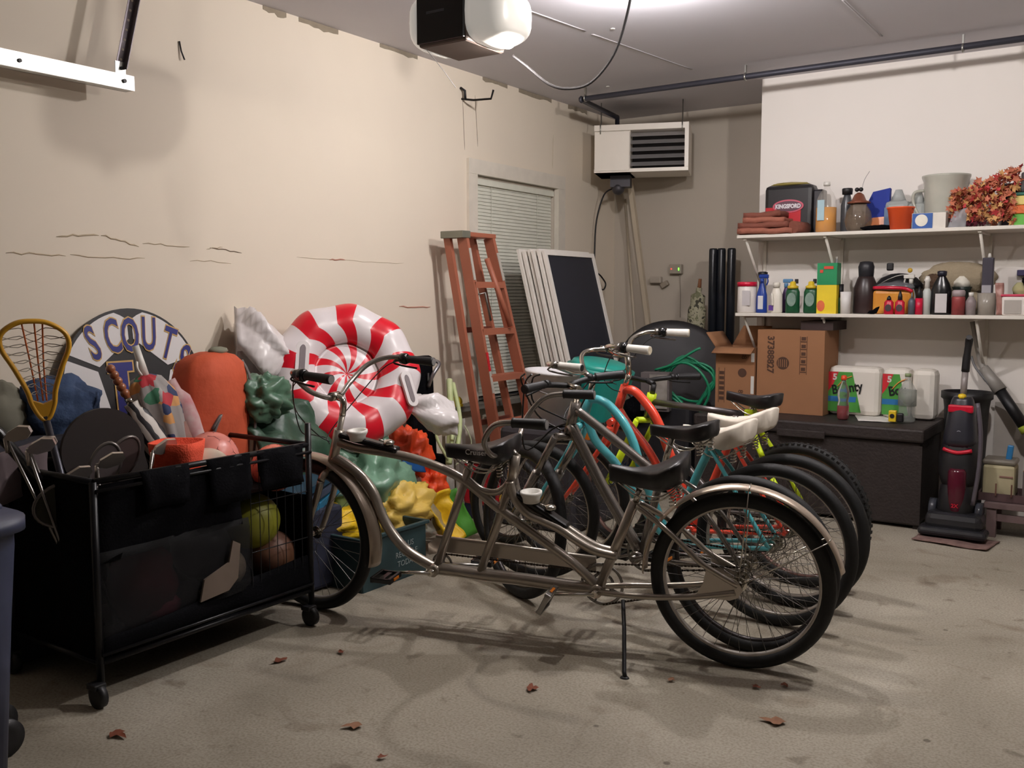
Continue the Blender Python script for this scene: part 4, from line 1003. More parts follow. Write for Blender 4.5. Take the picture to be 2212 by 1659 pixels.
MB().prism([(2.20, .25), (2.33, .262), (2.375, .30), (2.39, .43), (2.355, .45), (2.335, .37), (2.22, .33)], Matrix(((0, 0, 1, X1 + .014), (1, 0, 0, 0), (0, 1, 0, 0), (0, 0, 0, 1))), .008).build('tan_cap_flap', mat('tan flap canvas', (112, 98, 86), .9), ct)
# balls in and on the cart
def ball(c, r, m, lab, seam=None, cat='ball'):
    o = thing('ball', lab, cat, (c[0], c[1], c[2] - r), 'balls in the sports cart')
    s = MB().ell(c, r, u=28, v=18).build('ball_skin', m, o)
    if seam:
        sm = MB(Matrix.Translation(c)); g = 1.618
        ico = [V(p).normalized() for p in ((0, 1, g), (0, -1, g), (0, 1, -g), (0, -1, -g), (1, g, 0), (-1, g, 0), (1, -g, 0), (-1, -g, 0), (g, 0, 1), (g, 0, -1), (-g, 0, 1), (-g, 0, -1))]
        for d in ico:
            u_, w_ = frame_of(d); sm.tube([(d * 1.0 + (u_ * cos(k * 2 * pi / 5) + w_ * sin(k * 2 * pi / 5)) * .37).normalized() * r * 1.001 for k in range(6)], r * .012, 4)
            for k in range(5):
                a = (d + (u_ * cos(k * 2 * pi / 5) + w_ * sin(k * 2 * pi / 5)) * .37).normalized(); b2 = (a + (a - d) * .8).normalized()
                sm.tube([a * r * 1.001, b2 * r * 1.001], r * .012, 4)
        sm.build('seams', seam, s)
    return o
PINK = mat('pink leather', (228, 138, 125), .35, var=.04)
SEAM = mat('dark pink seam', (150, 75, 75), .5)
ball((-3.17, 2.50, .715), .112, PINK, 'pink soccer ball on top of the cart pile', SEAM)
ball((-3.06, 2.74, .655), .10, mat('salmon leather', (235, 130, 110), .35), 'flatter salmon pink ball at the right end of the cart top', SEAM)
ball((-3.03, 2.37, .695), .095, mat('off white leather', (222, 205, 185), .35), 'off-white ball beside the orange scoop on the cart')
ball((-3.05, 2.60, .455), .115, mat('dull lime rubber', (140, 140, 40), .5), 'lime green ball showing through the cart front')
ball((-3.03, 2.68, .30), .10, mat('orange brown rubber', (150, 100, 45), .5, rgb2=(30, 35, 70), scale=3), 'orange-brown and navy ball under the lime ball in the cart')
ball((-3.03, 2.33, .40), .115, mat('black rubber ball', (18, 17, 20), .4), 'round black ball behind the cart pocket above the tan cap')
o = MB().ell((-3.02, 2.06, .34), (.09, .125, .16), u=26, v=18, nz=.25, ns=2.5, seed=3).build('cloth_bundle', mat('dark red cloth', (110, 22, 35), .7, var=.2))
tag(o, 'dark red cloth bundle inside the lower left of the cart', 'cloth')
o = MB().ell((-3.0, 2.10, .235), (.06, .10, .05), u=20, v=14, nz=.2, seed=3).build('cloth_bundle', mat('dusty pink cloth', (150, 40, 70), .7))
tag(o, 'dusty pink rolled cloth below the dark red bundle in the cart', 'cloth')
o = thing('canvas_hat', 'tan cap lying in the middle of the cart under the black ball', 'cap', (-3.0, 2.40, .25))
MB().ell((-3.02, 2.42, .30), (.08, .10, .085), u=22, v=14).build('crown', mat('tan canvas', (150, 132, 112)), o)
MB().ell((-2.96, 2.34, .245), (.06, .07, .006), u=22, v=8).build('brim', mat('tan canvas', (150, 132, 112)), o)
o = thing('orange_scoop', 'bright orange square-rimmed plush cup on top of the cart', 'cup', (-3.04, 2.24, .6))
ox = MB(Matrix.Translation((-3.03, 2.235, .60)) @ Matrix.Rotation(R(30), 4, 'Z'))
rings = []
for z, w in ((.03, .055), (.04, .062), (.20, .088), (.235, .092), (.235, .082), (.06, .056)): rings.append([(w * math.copysign(abs(cos(a)) ** .55, cos(a)), w * math.copysign(abs(sin(a)) ** .55, sin(a)), z) for a in [2 * pi * j / 32 for j in range(32)]])
ox.loft(rings)
ox.build('cup_body', mat('bright orange plush', (255, 92, 62), .85, bump=.5, scale=40), o)
# disc, rackets, clubs, sticks
o = thing('toboggan_paddle', 'large dark brown rounded paddle board standing behind the golf clubs', 'board', (-3.36, 2.15, .15))
pol = [(.16 * cos(a) * (1 if cos(a) > 0 else 1), .16 * sin(a)) for a in [i * pi / 16 for i in range(-2, 19)]] + [(-.15, -.12), (-.02, -.40), (.06, -.40), (.15, -.12)]
MB(basis((.18, .98, 0), (0, 0, 1), (.98, -.18, 0), (-3.34, 2.13, .79)) @ Matrix.Rotation(R(12), 4, 'Z')).prism(pol, Matrix.Identity(4), .02).build('board_face', mat('dark brown fabric', (44, 36, 34), .8), o)
def racket(c, h, w, ang, lab, m, cover=True, tilt=0):
    M_ = basis((.35, .93, 0), (0, 0, 1), (.93, -.35, 0), c) @ Matrix.Rotation(R(ang), 4, 'Z') @ Matrix.Rotation(R(tilt), 4, 'Y')
    o = thing('racket', lab, 'racket', (c[0], c[1], c[2] - .3), 'rackets in the cart')
    b = MB(M_); pts = [(w * cos(a), h * sin(a), 0) for a in [i * 2 * pi / 28 for i in range(28)]]
    b.tube(pts, .007, 6, 0, True).tube([(0, -h, 0), (0, -h - .35, 0)], .010, 8)
    b.build('racket_frame', mat('grey racket frame', (120, 115, 112), .3, .6), o)
    n = MB(M_)
    if cover: n.prism([(x * .95, y * .95) for x, y, z in pts], Matrix.Identity(4), .008)
    else:
        for i in range(-5, 6): n.tube([(i * w / 6, -h * math.sqrt(1 - (i / 6) ** 2), 0), (i * w / 6, h * math.sqrt(1 - (i / 6) ** 2), 0)], .0007, 3).tube([(-w * math.sqrt(1 - (i / 6) ** 2), i * h / 6, 0), (w * math.sqrt(1 - (i / 6) ** 2), i * h / 6, 0)], .0007, 3)
    n.build('strings', m, o)
RG = mat('grey brown cover', (92, 82, 82), .7)
racket((-3.16, 2.02, .76), .085, .052, -18, 'grey covered racket head left of the orange cup', RG)
racket((-3.19, 2.11, .77), .09, .058, -32, 'brownish covered racket head nearest the orange cup', mat('brown cover', (78, 62, 60), .7), tilt=20)
racket((-3.10, 1.83, .66), .075, .105, 10, 'dark round racket head with an olive edge hanging over the left cart end', mat('dark olive cover', (52, 50, 34), .7))
GS = mat('club steel', (150, 146, 142), .3, .9)
def club(foot, head, lab, i, hd=True):
    o = thing('golf_club', lab, 'golf club', foot, 'golf clubs standing in the cart')
    f = V(foot); h = V(head); MB().tube([f, h], [.006, .005], 6).build('shaft', GS, o)
    M_ = Matrix.Translation(h) @ Matrix.Rotation(R(35 + 10 * i), 4, 'Z') @ Matrix.Rotation(R(15), 4, 'X')
    pl = [(0, -.012), (.03, -.02), (.075, -.008), (.092, .014), (.085, .034), (.05, .036), (.01, .012)]
    MB(M_).prism(pl, Matrix.Rotation(pi / 2, 4, 'X'), .014).cyl((0, 0, -.01), (0, 0, -.06), .008, n=8).build('iron_head', mat('satin iron', (205, 196, 190), .35, .8), o)
for i, (f, h, l) in enumerate((((-3.08, 1.92, .2), (-3.16, 1.66, .915), 'golf club with its iron head highest at the far left'), ((-3.10, 1.90, .2), (-3.10, 1.70, .872), 'golf club whose iron head sits just below the highest one'),
        ((-3.12, 1.95, .2), (-3.20, 1.76, .86), 'golf club leaning left, directly under the lacrosse stick shaft'), ((-3.05, 1.96, .2), (-3.02, 1.90, .80), 'short bright golf club upright in front of the brown board'),
        ((-3.06, 1.98, .2), (-3.06, 1.80, .76), 'golf club with dull head low at the cart corner'), ((-3.0, 2.0, .25), (-3.0, 2.11, .82), 'silver golf club leaning right towards the orange cup'))):
    club(f, h, l, i)
o = thing('baseball_bat', 'black bat slanting in from the left edge above the golf clubs', 'bat', (-3.15, 1.9, .2))
MB().tube([(-3.12, 1.86, .60), (-3.20, 1.66, .92), (-3.25, 1.55, 1.02), (-3.28, 1.5, 1.06)], [.014, .02, .032, .03], 12).build('barrel', BLACKG, o)
# lacrosse stick
lx = thing('lacrosse_stick', 'yellow lacrosse stick head with orange strings standing at the left edge', 'lacrosse stick', (-3.1, 1.9, .2))
LXM = basis(V((.42, .90, -.12)), V((-.12, -.12, 1)), V((.90, -.42, .1)), (-3.2, 1.80, .955))
LXM = basis(V((.42, .90, 0)).normalized(), V((.06, -.13, .99)).normalized(), V((.42, .90, 0)).normalized().cross(V((.06, -.13, .99)).normalized()), (-3.2, 1.825, .955))
hp = [(.012, 0), (.035, .05), (.045, .10), (.075, .18), (.105, .25), (.098, .30), (.05, .335), (0, .342)]
full = [(x, y, 0) for x, y in hp] + [(-x, y, 0) for x, y in hp[-2::-1]]
YP = mat('amber yellow plastic', (215, 160, 40), .4)
h_ = MB(LXM).tube(full, .009, 8, 4, True, flat=1.6).prism([(-.022, 0), (.022, 0), (.045, .07), (0, .05), (-.045, .07)], Matrix.Identity(4), .02)
ho = h_.build('head_frame', YP, lx)
s_ = MB(LXM)
for q in (-.02, .004, .02): s_.tube([(q * .7, .055, -.03), (q, .18, -.035), (q * 1.6, .335, 0)], .003, 5, 4)
s_.build('orange_laces', mat('orange lace', (215, 110, 50), .7), lx)
s_ = MB(LXM)
for q in range(9):
    y = .08 + q * .028; w = .03 + .075 * min(1, (y - .05) / .19)
    s_.tube([(-w, y, 0), (-w * .4, y + .012, -.02), (0, y - .008, -.03), (w * .4, y + .012, -.02), (w, y, 0)], .0016, 4, 3)
    if q < 8: s_.tube([(-w, y + .014, 0), (-w * .5, y, -.02), (0, y + .02, -.03), (w * .5, y, -.02), (w, y + .014, 0)], .0014, 4, 3)
s_.build('white_netting', mat('netting cord', (175, 168, 155), .8), lx)
MB().tube([(-3.2, 1.825, .96), (-3.08, 1.93, .20)], .0125, 10).build('shaft', mat('dark grey alloy', (62, 62, 70), .4, .6), lx)
# denim and grey cloths behind, left
DN = mat('blue denim', (58, 78, 112), .9, var=.25, scale=14, bump=.4)
o = MB().ell((-3.62, 2.12, .93), (.11, .17, .13), u=40, v=30, nz=.35, ns=2.2, seed=1).build('denim_bundle', DN); tag(o, 'bundle of blue denim behind the lacrosse stick', 'clothes')
o = MB().ell((-3.68, 1.93, .88), (.10, .13, .16), u=24, v=18, nz=.3, ns=2.6, seed=6).build('cloth_bundle', mat('grey green cloth', (118, 116, 102), .9)); tag(o, 'grey-green cloth bundle left of the denim at the wall', 'cloth')
o = MB().box((-3.64, 2.02, .42), (.40, .62, .84), bev=.04).build('laundry_hamper', mat('dark hamper cloth', (40, 40, 50), .9)); tag(o, 'dark hamper behind the cart carrying denim and grey cloth', 'hamper')
o = MB().sheet([(-3.36, 1.63, .80), (-3.36, 1.90, .86), (-3.35, 1.90, .70), (-3.35, 1.63, .62)], 8, 6, .03, 6, .02, .03, 3).build('grey_pillow', mat('mauve grey cloth', (105, 92, 95), .9)); tag(o, 'mauve-grey cloth below the iron heads at the left edge', 'cloth')
# orange duffel bag
db = thing('backpack', 'orange drawstring backpack with grey trim standing behind the pink ball', 'backpack', (-3.5, 2.77, .45))
OB_ = mat('rust orange canvas', (200, 84, 48), .75, var=.14, scale=7, bump=.3)
rings = []
for z, w, d, sh_ in ((.52, .15, .10, 0), (.60, .17, .115, 0), (.75, .175, .12, 0), (.90, .172, .12, .0), (1.02, .165, .11, .0), (1.08, .15, .10, .005), (1.115, .11, .07, .01), (1.13, .05, .04, .01)):
    rings.append([(-3.5 + d * math.copysign(abs(cos(a)) ** .7, cos(a)) * (1 + .05 * sin(a * 5 + z * 9)), 2.765 + sh_ + w * math.copysign(abs(sin(a)) ** .7, sin(a)) * (1 + .03 * cos(a * 7 + z * 13)), z) for a in [2 * pi * j / 36 for j in range(36)]])
MB().loft(rings).build('bag_body', OB_, db)
MB().tube([(-3.40, 2.91, .60), (-3.39, 2.925, .80), (-3.405, 2.915, 1.0), (-3.43, 2.89, 1.09)], .008, 6, 4, flat=.5).tube([(-3.385, 2.68, .80), (-3.375, 2.72, .86), (-3.375, 2.66, .74), (-3.38, 2.64, .60)], .014, 6, 4, flat=.4).build('grey_trim', mat('grey webbing', (110, 108, 106), .8), db)
MB().ell((-3.48, 2.80, 1.135), (.03, .05, .018), u=16, v=10, nz=.3).build('drawstring_knot', mat('grey green cord', (130, 130, 112), .8), db)
o = MB().box((-3.52, 2.80, .26), (.34, .50, .50), bev=.03).build('carton', mat('dark carton', (52, 44, 42), .8)); tag(o, 'dark carton under the orange backpack', 'box')
# umbrellas
ZB = stripes('zebra cloth', (40, 38, 42), (205, 198, 190), 'DIAGONAL', scale=9, dist=4)
u1 = thing('umbrella', 'folded zebra-striped umbrella with a turned wooden handle', 'umbrella', (-3.3, 2.4, .4))
d0 = V((-3.46, 2.245, 1.10)); d1 = V((-3.33, 2.40, .70)); dd = d1 - d0
hd = MB()
for i in range(5): p = d0 + dd * (.03 + i * .062); hd.ell(p, (.019, .019, .019), u=12, v=8)
hd.tube([d0, d0 + dd * .33], .013, 10).build('wooden_handle', mat('turned wood', (158, 95, 62), .35, coat=.4), u1)
MB().tube([d0 + dd * .33, d0 + dd * .38], .016, 10).build('metal_collar', CHROME, u1)
MB().tube([d0 + dd * .38, d0 + dd * .5, d0 + dd * .8, d0 + dd * 1.1], [.03, .05, .06, .035], 14, 3).build('canopy', ZB, u1)
PAT = mat('grey pattern cloth', (150, 145, 140), .7)
def patch_mat():
    m = bpy.data.materials.new('patchwork cloth'); m.use_nodes = True; nt = m.node_tree; N = nt.nodes; L = nt.links; b = N['Principled BSDF']
    tc = N.new('ShaderNodeTexCoord'); vo = N.new('ShaderNodeTexVoronoi'); vo.inputs['Scale'].default_value = 22; L.new(tc.outputs['Object'], vo.inputs['Vector'])
    sx = N.new('ShaderNodeSeparateColor'); L.new(vo.outputs['Color'], sx.inputs['Color'])
    r = N.new('ShaderNodeValToRGB'); r.color_ramp.interpolation = 'CONSTANT'; e = r.color_ramp.elements
    e[0].color = (*lin((150, 145, 142)), 1); e[1].position = .9; e[1].color = (*lin((35, 50, 90)), 1)
    for p, c in ((.45, (180, 45, 55)), (.58, (60, 120, 90)), (.70, (200, 145, 85)), (.8, (165, 160, 155))): k = e.new(p); k.color = (*lin(c), 1)
    L.new(sx.outputs['Red'], r.inputs['Fac']); L.new(r.outputs['Color'], b.inputs['Base Color']); b.inputs['Roughness'].default_value = .7; return m
u2 = thing('umbrella', 'folded patchwork umbrella with a white plastic handle', 'umbrella', (-3.4, 2.45, .4))
d0 = V((-3.47, 2.375, 1.155)); d1 = V((-3.36, 2.47, .70)); dd = d1 - d0
MB().tube([d0 + V((0, 0, .02)), d0 + dd * .25], [.014, .018], 12).tube([d0 + dd * .1 + V((.01, -.02, 0)), d0 + dd * .16 + V((.02, -.035, 0)), d0 + dd * .22 + V((.01, -.02, 0))], .005, 6, 4).build('white_handle', WHITE, u2)
rings = []
for k, r in ((.22, .02), (.26, .055), (.40, .085), (.55, .085), (.75, .07), (1.05, .05)):
    c = d0 + dd * k; ring = []
    for j in range(30):
        a = 2 * pi * j / 30; q = r * (1 + .14 * cos(a * 8 + k * 3)); ring.append(c + V((q * cos(a), q * sin(a) * 1.1, .2 * q * sin(a))))
    rings.append(ring)
MB().loft(rings).build('canopy', patch_mat(), u2)
u3 = thing('gift_bag', 'colourful red, green and white fabric roll right of the patchwork umbrella', 'fabric', (-3.4, 2.56, .4))
MB().tube([(-3.46, 2.52, 1.02), (-3.42, 2.56, .9), (-3.36, 2.60, .70)], [.03, .05, .045], 12, 4).build('fabric_roll', mat('multicolour cloth', (200, 200, 195), .7, rgb2=(170, 30, 60), scale=16), u3)
MB().tube([(-3.40, 2.50, .84), (-3.36, 2.53, .68)], [.05, .055], 12).build('green_band', mat('green striped cloth', (60, 110, 95), .7, rgb2=(170, 60, 60), scale=9), u3)
# blue wheeled bin at the left edge
wb = thing('wheeled_bin', 'blue-grey wheeled refuse bin cut by the left edge', 'refuse bin', (-2.75, 1.2, 0))
BB_ = mat('slate blue plastic', (58, 64, 88), .5)
g = MB(Matrix.Translation((-2.725, 1.17, -.02))); rings = []
for z, w in ((.06, .17), (.5, .195), (.72, .21), (.76, .21), (.765, .235), (.80, .235)):
    rings.append([(w * math.copysign(abs(cos(a)) ** .5, cos(a)), w * 1.0 * math.copysign(abs(sin(a)) ** .5, sin(a)), z) for a in [2 * pi * j / 32 for j in range(32)]])
g.loft(rings); g.build('bin_body', BB_, wb)
MB().tube([(-2.72, 1.36, .76), (-2.69, 1.38, .78), (-2.76, 1.40, .78), (-2.88, 1.39, .78)], .014, 8, 3).build('grab_handle', BB_, wb)
MB().lathe([(.03, -.02), (.058, -.018), (.058, .018), (.03, .02)], (-2.93, 1.47, .059), 28, 'X').build('bin_wheel', BLACK, wb)
MB().lathe([(.03, -.02), (.058, -.018), (.058, .018), (.03, .02)], (-2.80, 1.42, .059), 28, 'X').build('bin_wheel', BLACK, wb)
# dry leaves on the floor
LF = mat('dry leaf brown', (120, 62, 38), .8, var=.2, scale=60); LF2 = mat('dry leaf tan', (150, 108, 82), .8, var=.2, scale=60)
lab = ['near the bin at the bottom left', 'between cart and tandem, left one', 'below the tandem front wheel, right one', 'at the bottom centre', 'left of the kickstand foot', 'pale one low on the right', 'small red one right of the kickstand', 'beneath the rear wheel, left', 'tiny one at the bottom edge', 'just below the rear tyre']
for i, (x, y, s, m) in enumerate(((-2.639, 1.693, .030, LF), (-2.679, 2.399, .026, LF), (-2.546, 2.591, .016, LF), (-2.064, 2.151, .028, LF2), (-1.751, 2.718, .026, LF), (-.955, 2.939, .034, LF2), (-1.374, 3.06, .016, LF2), (-1.10, 3.17, .016, LF), (-1.849, 2.045, .014, LF), (-1.02, 3.24, .016, LF))):
    b = MB(Matrix.Translation((x, y, .004)) @ Matrix.Rotation(i * 1.3, 4, 'Z')); n = 12; rings = []
    vc = b._v((0, 0, .002)); rim = []
    for j in range(n):
        a = 2 * pi * j / n; r = s * (.6 + .4 * abs(cos(a * 1.5 + i))) * (1.3 if j % 3 == 0 else .9)
        rim.append(b._v((r * cos(a) * 1.2, r * sin(a) * .8, .002 + .006 * abs(sin(a * 2 + i)))))
    for j in range(n): b.face([vc, rim[j], rim[(j + 1) % n]])
    o = b.build('dry_leaf', m); tag(o, 'dry curled leaf on the concrete, ' + lab[i], 'leaf', 'dry leaves on the floor')
# ================================================================== right side: chest, boxes, shelves
# wicker-look deck box
ch = thing('storage_chest', 'large dark brown deck box along the white wall carrying boxes and paper towels', 'chest', (-1.78, 6.2, 0))
CHM = mat('dark brown resin', (44, 35, 33), .6, var=.2, scale=30, bump=.4, bscale=60)
MB().box2((-2.50, 5.92, .02), (-1.10, 6.56, .52), .012).build('body', CHM, ch)
MB().box2((-2.52, 5.895, .52), (-1.08, 6.58, .60), .014).box2((-1.95, 5.885, .50), (-1.65, 5.90, .545), .004).build('lid', CHM, ch)
for x in (-2.50, -1.13):
    for y in (5.93, 6.52): MB().box2((x, y, 0), (x + .05, y + .04, .03)).build('foot', CHM, ch)
for x in (-2.51, -1.14): MB().box2((x, 5.912, .03), (x + .05, 5.9195, .50)).build('corner_post', CHM, ch)
# cardboard boxes
def carton(x0, x1, y0, y1, z0, z1, lab, open_=False):
    o = thing('cardboard_box', lab, 'box', ((x0 + x1) / 2, (y0 + y1) / 2, z0), 'cardboard boxes on the chest')
    b = MB()
    if open_:
        t = .006
        b.box2((x0, y0, z0), (x1, y0 + t, z1)).box2((x0, y1 - t, z0), (x1, y1, z1)).box2((x0, y0 + t, z0), (x0 + t, y1 - t, z1)).box2((x1 - t, y0 + t, z0), (x1, y1 - t, z1)).box2((x0 + t, y0 + t, z0), (x1 - t, y1 - t, z0 + t))
    else: b.box2((x0, y0, z0), (x1, y1, z1))
    return o, b.build('carton_body', CARD, o)
c1, b1 = carton(-2.49, -2.215, 6.20, 6.50, .602, 1.03, 'narrow open cardboard box at the left end of the chest', True)
for (q, nm) in (([(-2.49, 6.20, 1.03), (-2.215, 6.20, 1.03), (-2.215, 6.12, .99), (-2.49, 6.12, .99)], 0), ([(-2.49, 6.20, 1.03), (-2.49, 6.50, 1.03), (-2.56, 6.50, 1.13), (-2.56, 6.20, 1.13)], 0), ([(-2.49, 6.50, 1.03), (-2.215, 6.50, 1.03), (-2.215, 6.53, 1.17), (-2.42, 6.53, 1.17)], 0)):
    MB().sheet(q, 3, 3, 0, 1, 0, .006).build('flap', CARD, c1)
c2, b2 = carton(-2.205, -1.76, 6.22, 6.55, .602, 1.155, 'big closed cardboard box printed with a globe and number 37388827')
MB().box2((-1.93, 6.26, 1.156), (-1.72, 6.58, 1.215)).build('dark_board', mat('dark board', (58, 44, 42), .8))
tag(bpy.data.objects['dark_board'], 'dark flat board lying on the big cardboard box under the shelf', 'board')
pr = MB(); y = 6.2185
pr.text('37388827', .062, face_y(-2.115, y, .99, -pi / 2), .0004, .002)
pr.prism([(.042 * cos(a), .042 * sin(a)) for a in [i * pi / 12 for i in range(24)]], face_y(-2.03, y, .935), .0008)
for k, (dx, dz) in enumerate(((0, 0), (0, .05), (0, .1), (0, .15), (0, .2))):
    pr.box((-1.895, y, .88 + dz), (.038, .001, .006)).box((-1.895, y, .90 + dz), (.028, .001, .022))
pr.box((-1.917, y, .99), (.003, .001, .25)).box((-1.873, y, .99), (.003, .001, .25)).build('print', CARDI, c2)
wv = MB()
for k in range(5): wv.box((-2.06 + k * .014, y - .001, .935), (.004, .001, .05))
wv.build('globe_stripes', CARD, c2)
pr = MB(); y = 6.1985
pr.prism([(.03 * cos(a), .03 * sin(a)) for a in [i * pi / 12 for i in range(24)]], face_y(-2.30, y, .86), .0008)
for k in range(6): pr.box((-2.445, y, .68 + k * .035), (.034, .001, .022))
pr.box((-2.466, y, .77), (.003, .001, .24)).box((-2.424, y, .77), (.003, .001, .24)).build('print_block', CARDI, c1)
pr = MB(); pr.text('888', .05, face_y(-2.29, y, .99, -pi / 2), .0004).text('82', .05, face_y(-2.31, y, .72, -pi / 2), .0004)
pr.build('print', CARDI, c1)
MB().box((-2.228, y, .78), (.022, .001, .12)).box((-2.228, y, .965), (.022, .001, .06)).build('white_label', PAPER, c1)
# paper towel packs
PF = mat('white paper roll', (234, 228, 218), .6, var=.02, bump=.1)
def towels(x0, x1, lab, front, txt, lw):
    o = thing('paper_towel_pack', lab, 'paper towels', ((x0 + x1) / 2, 6.4, .602), 'paper towel packs on the chest')
    yf = 6.34
    MB().box(((x0 + x1) / 2, yf + .075, .602 + .160), (x1 - x0, .15, .32), bev=.035).build('wrapped_rolls', PF, o)
    if front:
        xl = x0 + .004; xr = x0 + lw; ym = yf - .001; T_ = basis((1, 0, 0), (0, 0, 1), (0, -1, 0), (0, ym, 0))
        arc = [(xr - .03 * (1 - cos(t)) , .625 + .13 - .13 * cos(t / 1)) for t in [pi * k / 10 for k in range(11)]]
        MB().prism([(xl, .625)] + arc + [(xl, .885)], T_, .003).build('green_label', mat('label green', (82, 160, 70), .4), o)
        T2 = basis((1, 0, 0), (0, 0, 1), (0, -1, 0), (0, ym - .0022, 0))
        MB().prism([(xl, .69), (xr - .035, .69), (xr - .03, .725), (xl, .725)], T2, .0012).build('blue_band', mat('label blue', (50, 120, 180), .4), o)
        MB().prism([(xl, .755), (xl + .03, .80), (xl + .065, .885), (xl, .885)], T2, .0012).build('red_corner', mat('label red', (215, 50, 60), .4), o)
        MB().text('5', .055, face_y(xl + .042, ym - .0036, .85), .0004, .002).build('numeral', WHITE, o)
        MB().tube([(xl + .06, ym - .003, .79), (xl + .10, ym - .004, .835), (xl + .15, ym - .003, .86)], .004, 6, 4).build('orange_swoosh', mat('swoosh orange', (225, 150, 70), .5), o)
        MB().text(txt, .085, face_y(xl + lw * .56, ym - .0045, .78, R(10)), .0006, .002, .8).build('lettering', mat('label black', (18, 22, 25), .5), o)
    return o
towels(-1.765, -1.435, 'green and white paper towel pack nearest the cardboard boxes', True, 'Bounty', .215)
towels(-1.425, -1.255, 'green paper towel pack partly hidden by the clear bottle', True, 'Bou', .165)
towels(-1.248, -1.105, 'plain white paper towel roll at the right end of the chest', False, '', 0)
def bottle(nm, lab, cat, c, prof, m, cap=None, capm=None, label=None, lm=None, n=22, liq=None, lm2=None, grp=None, sq=(1, 1)):
    o = thing(nm, lab, cat, c, grp)
    body = MB(Matrix.Translation(c)).lathe(prof, n=n, sq=sq).build('body', m, o)
    if cap: MB(Matrix.Translation(c)).lathe(cap, n=16).build('cap', capm or WHITE, o)
    if label:
        z0, z1, r = label; MB(Matrix.Translation(c)).lathe([(r - .002, z0), (r + .0008, z0), (r + .0008, z1), (r - .002, z1)], n=n, sq=sq).build('label_band', lm, body)
    if liq: MB(Matrix.Translation(c)).lathe(liq, n=n, sq=sq).build('liquid', lm2, body)
    return o
bottle('drink_bottle', 'sports drink bottle with red liquid and orange cap on the chest', 'bottle', (-1.605, 6.12, .602), [(.028, 0), (.036, .01), (.036, .09), (.03, .12), (.037, .15), (.036, .18), (.014, .235), (.013, .25)], CLEAR, [(.016, .25), (.018, .255), (.017, .275), (.006, .28)], mat('orange cap', (235, 80, 40), .4), liq=[(.026, .003), (.0345, .012), (.0345, .085), (.001, .086)], lm2=mat('red drink', (200, 25, 50), .15))
bottle('water_bottle', 'crumpled clear bottle with grey-green label in front of the towels', 'bottle', (-1.245, 6.22, .602), [(.04, 0), (.05, .01), (.048, .10), (.052, .14), (.05, .2), (.018, .26), (.017, .28)], mat('cloudy clear plastic', (205, 210, 205), .15, alpha=.32), [(.019, .28), (.019, .30)], mat('pale green cap', (150, 165, 120), .5), (.1, .2, .053), mat('grey green label', (150, 155, 145), .5, alpha=.5))
o = MB().sheet([(-1.62, 6.45, .605), (-1.50, 6.08, .605), (-1.28, 6.14, .605), (-1.38, 6.5, .605)], 6, 6, .004, 8, 0, .0008).build('paper_sheet', PAPER); tag(o, 'white sheet of paper lying on the chest lid', 'paper')
o = thing('tape_measure', 'yellow and black tape measure on the sheet of paper', 'tape measure', (-1.29, 6.12, .607))
MB().box((-1.305, 6.12, .644), (.045, .04, .07), bev=.006).build('yellow_case', YEL, o)
MB().box((-1.262, 6.12, .637), (.038, .042, .055), bev=.008).prism([(.014 * cos(i * .524), .014 * sin(i * .524)) for i in range(12)], face_y(-1.305, 6.098, .646), .003).build('black_side', BLACK, o)
# ---------------------------------------------------------------- things left of the chest
for i, x in enumerate((-2.89, -2.83, -2.755)):
    o = MB().lathe([(.001, .002), (.033, .002), (.033, 1.735), (.028, 1.748), (.001, 1.75)], (x, 7.10 + .02 * i, 0), 22).build('long_tube', mat('black plastic tube', (24, 28, 36), .3))
    tag(o, ['leftmost', 'middle', 'rightmost'][i] + ' of the three tall black tubes standing at the grey wall', 'tube', 'tall black tubes')
def camo():
    m = mat('camouflage cloth', (150, 148, 122), .85, rgb2=(92, 92, 70), scale=26, bump=.2)
    nt = m.node_tree; mx = [n for n in nt.nodes if n.type == 'MIX'][0]; nz = [n for n in nt.nodes if n.type == 'TEX_NOISE'][0]
    r = nt.nodes.new('ShaderNodeValToRGB'); r.color_ramp.interpolation = 'CONSTANT'; e = r.color_ramp.elements
    e[0].color = (*lin((60, 58, 46)), 1); e[1].position = .42; e[1].color = (*lin((160, 156, 132)), 1); k = e.new(.56); k.color = (*lin((112, 112, 86)), 1)
    nt.links.new(nz.outputs['Fac'], r.inputs['Fac']); nt.links.new(r.outputs['Color'], nt.nodes['Principled BSDF'].inputs['Base Color']); return m
o = thing('camouflage_case', 'camouflage cloth case with a wooden tip standing beside the black tubes', 'case', (-2.93, 6.9, 0))
MB().tube([(-3.0, 6.90, .0), (-2.99, 6.90, .30), (-2.98, 6.90, .70), (-2.96, 6.90, .95), (-2.945, 6.92, 1.2), (-2.94, 6.93, 1.36), (-2.935, 6.94, 1.44)], [.05, .06, .085, .075, .07, .055, .022], 16, 5).ell((-3.04, 6.86, .92), (.09, .05, .10), nz=.3, seed=3).build('cloth_body', camo(), o)
MB().cyl((-2.935, 6.94, 1.43), (-2.93, 6.945, 1.51), .016, .012).build('wooden_tip', mat('dull wood', (140, 92, 62), .6), o)
o = thing('saucer_sled', 'big black saucer disc leaning against the back wall', 'sled', (-3.0, 6.6, .3))
MB(basis(V((.9, .43, 0)).normalized(), V((-.30, .45, .84)).normalized(), V((.9, .43, 0)).normalized().cross(V((-.30, .45, .84)).normalized()), (-2.98, 6.62, .82))).lathe([(.001, -.05), (.15, -.045), (.26, -.025), (.36, .012), (.42, .03), (.43, .02), (.36, -.002), (.26, -.04), (.15, -.062), (.001, -.068)], n=56, sq=(1, 1)).build('disc_shell', mat('matt black plastic', (30, 27, 30), .55), o)
HG = mat('green hose rubber', (28, 130, 92), .4)
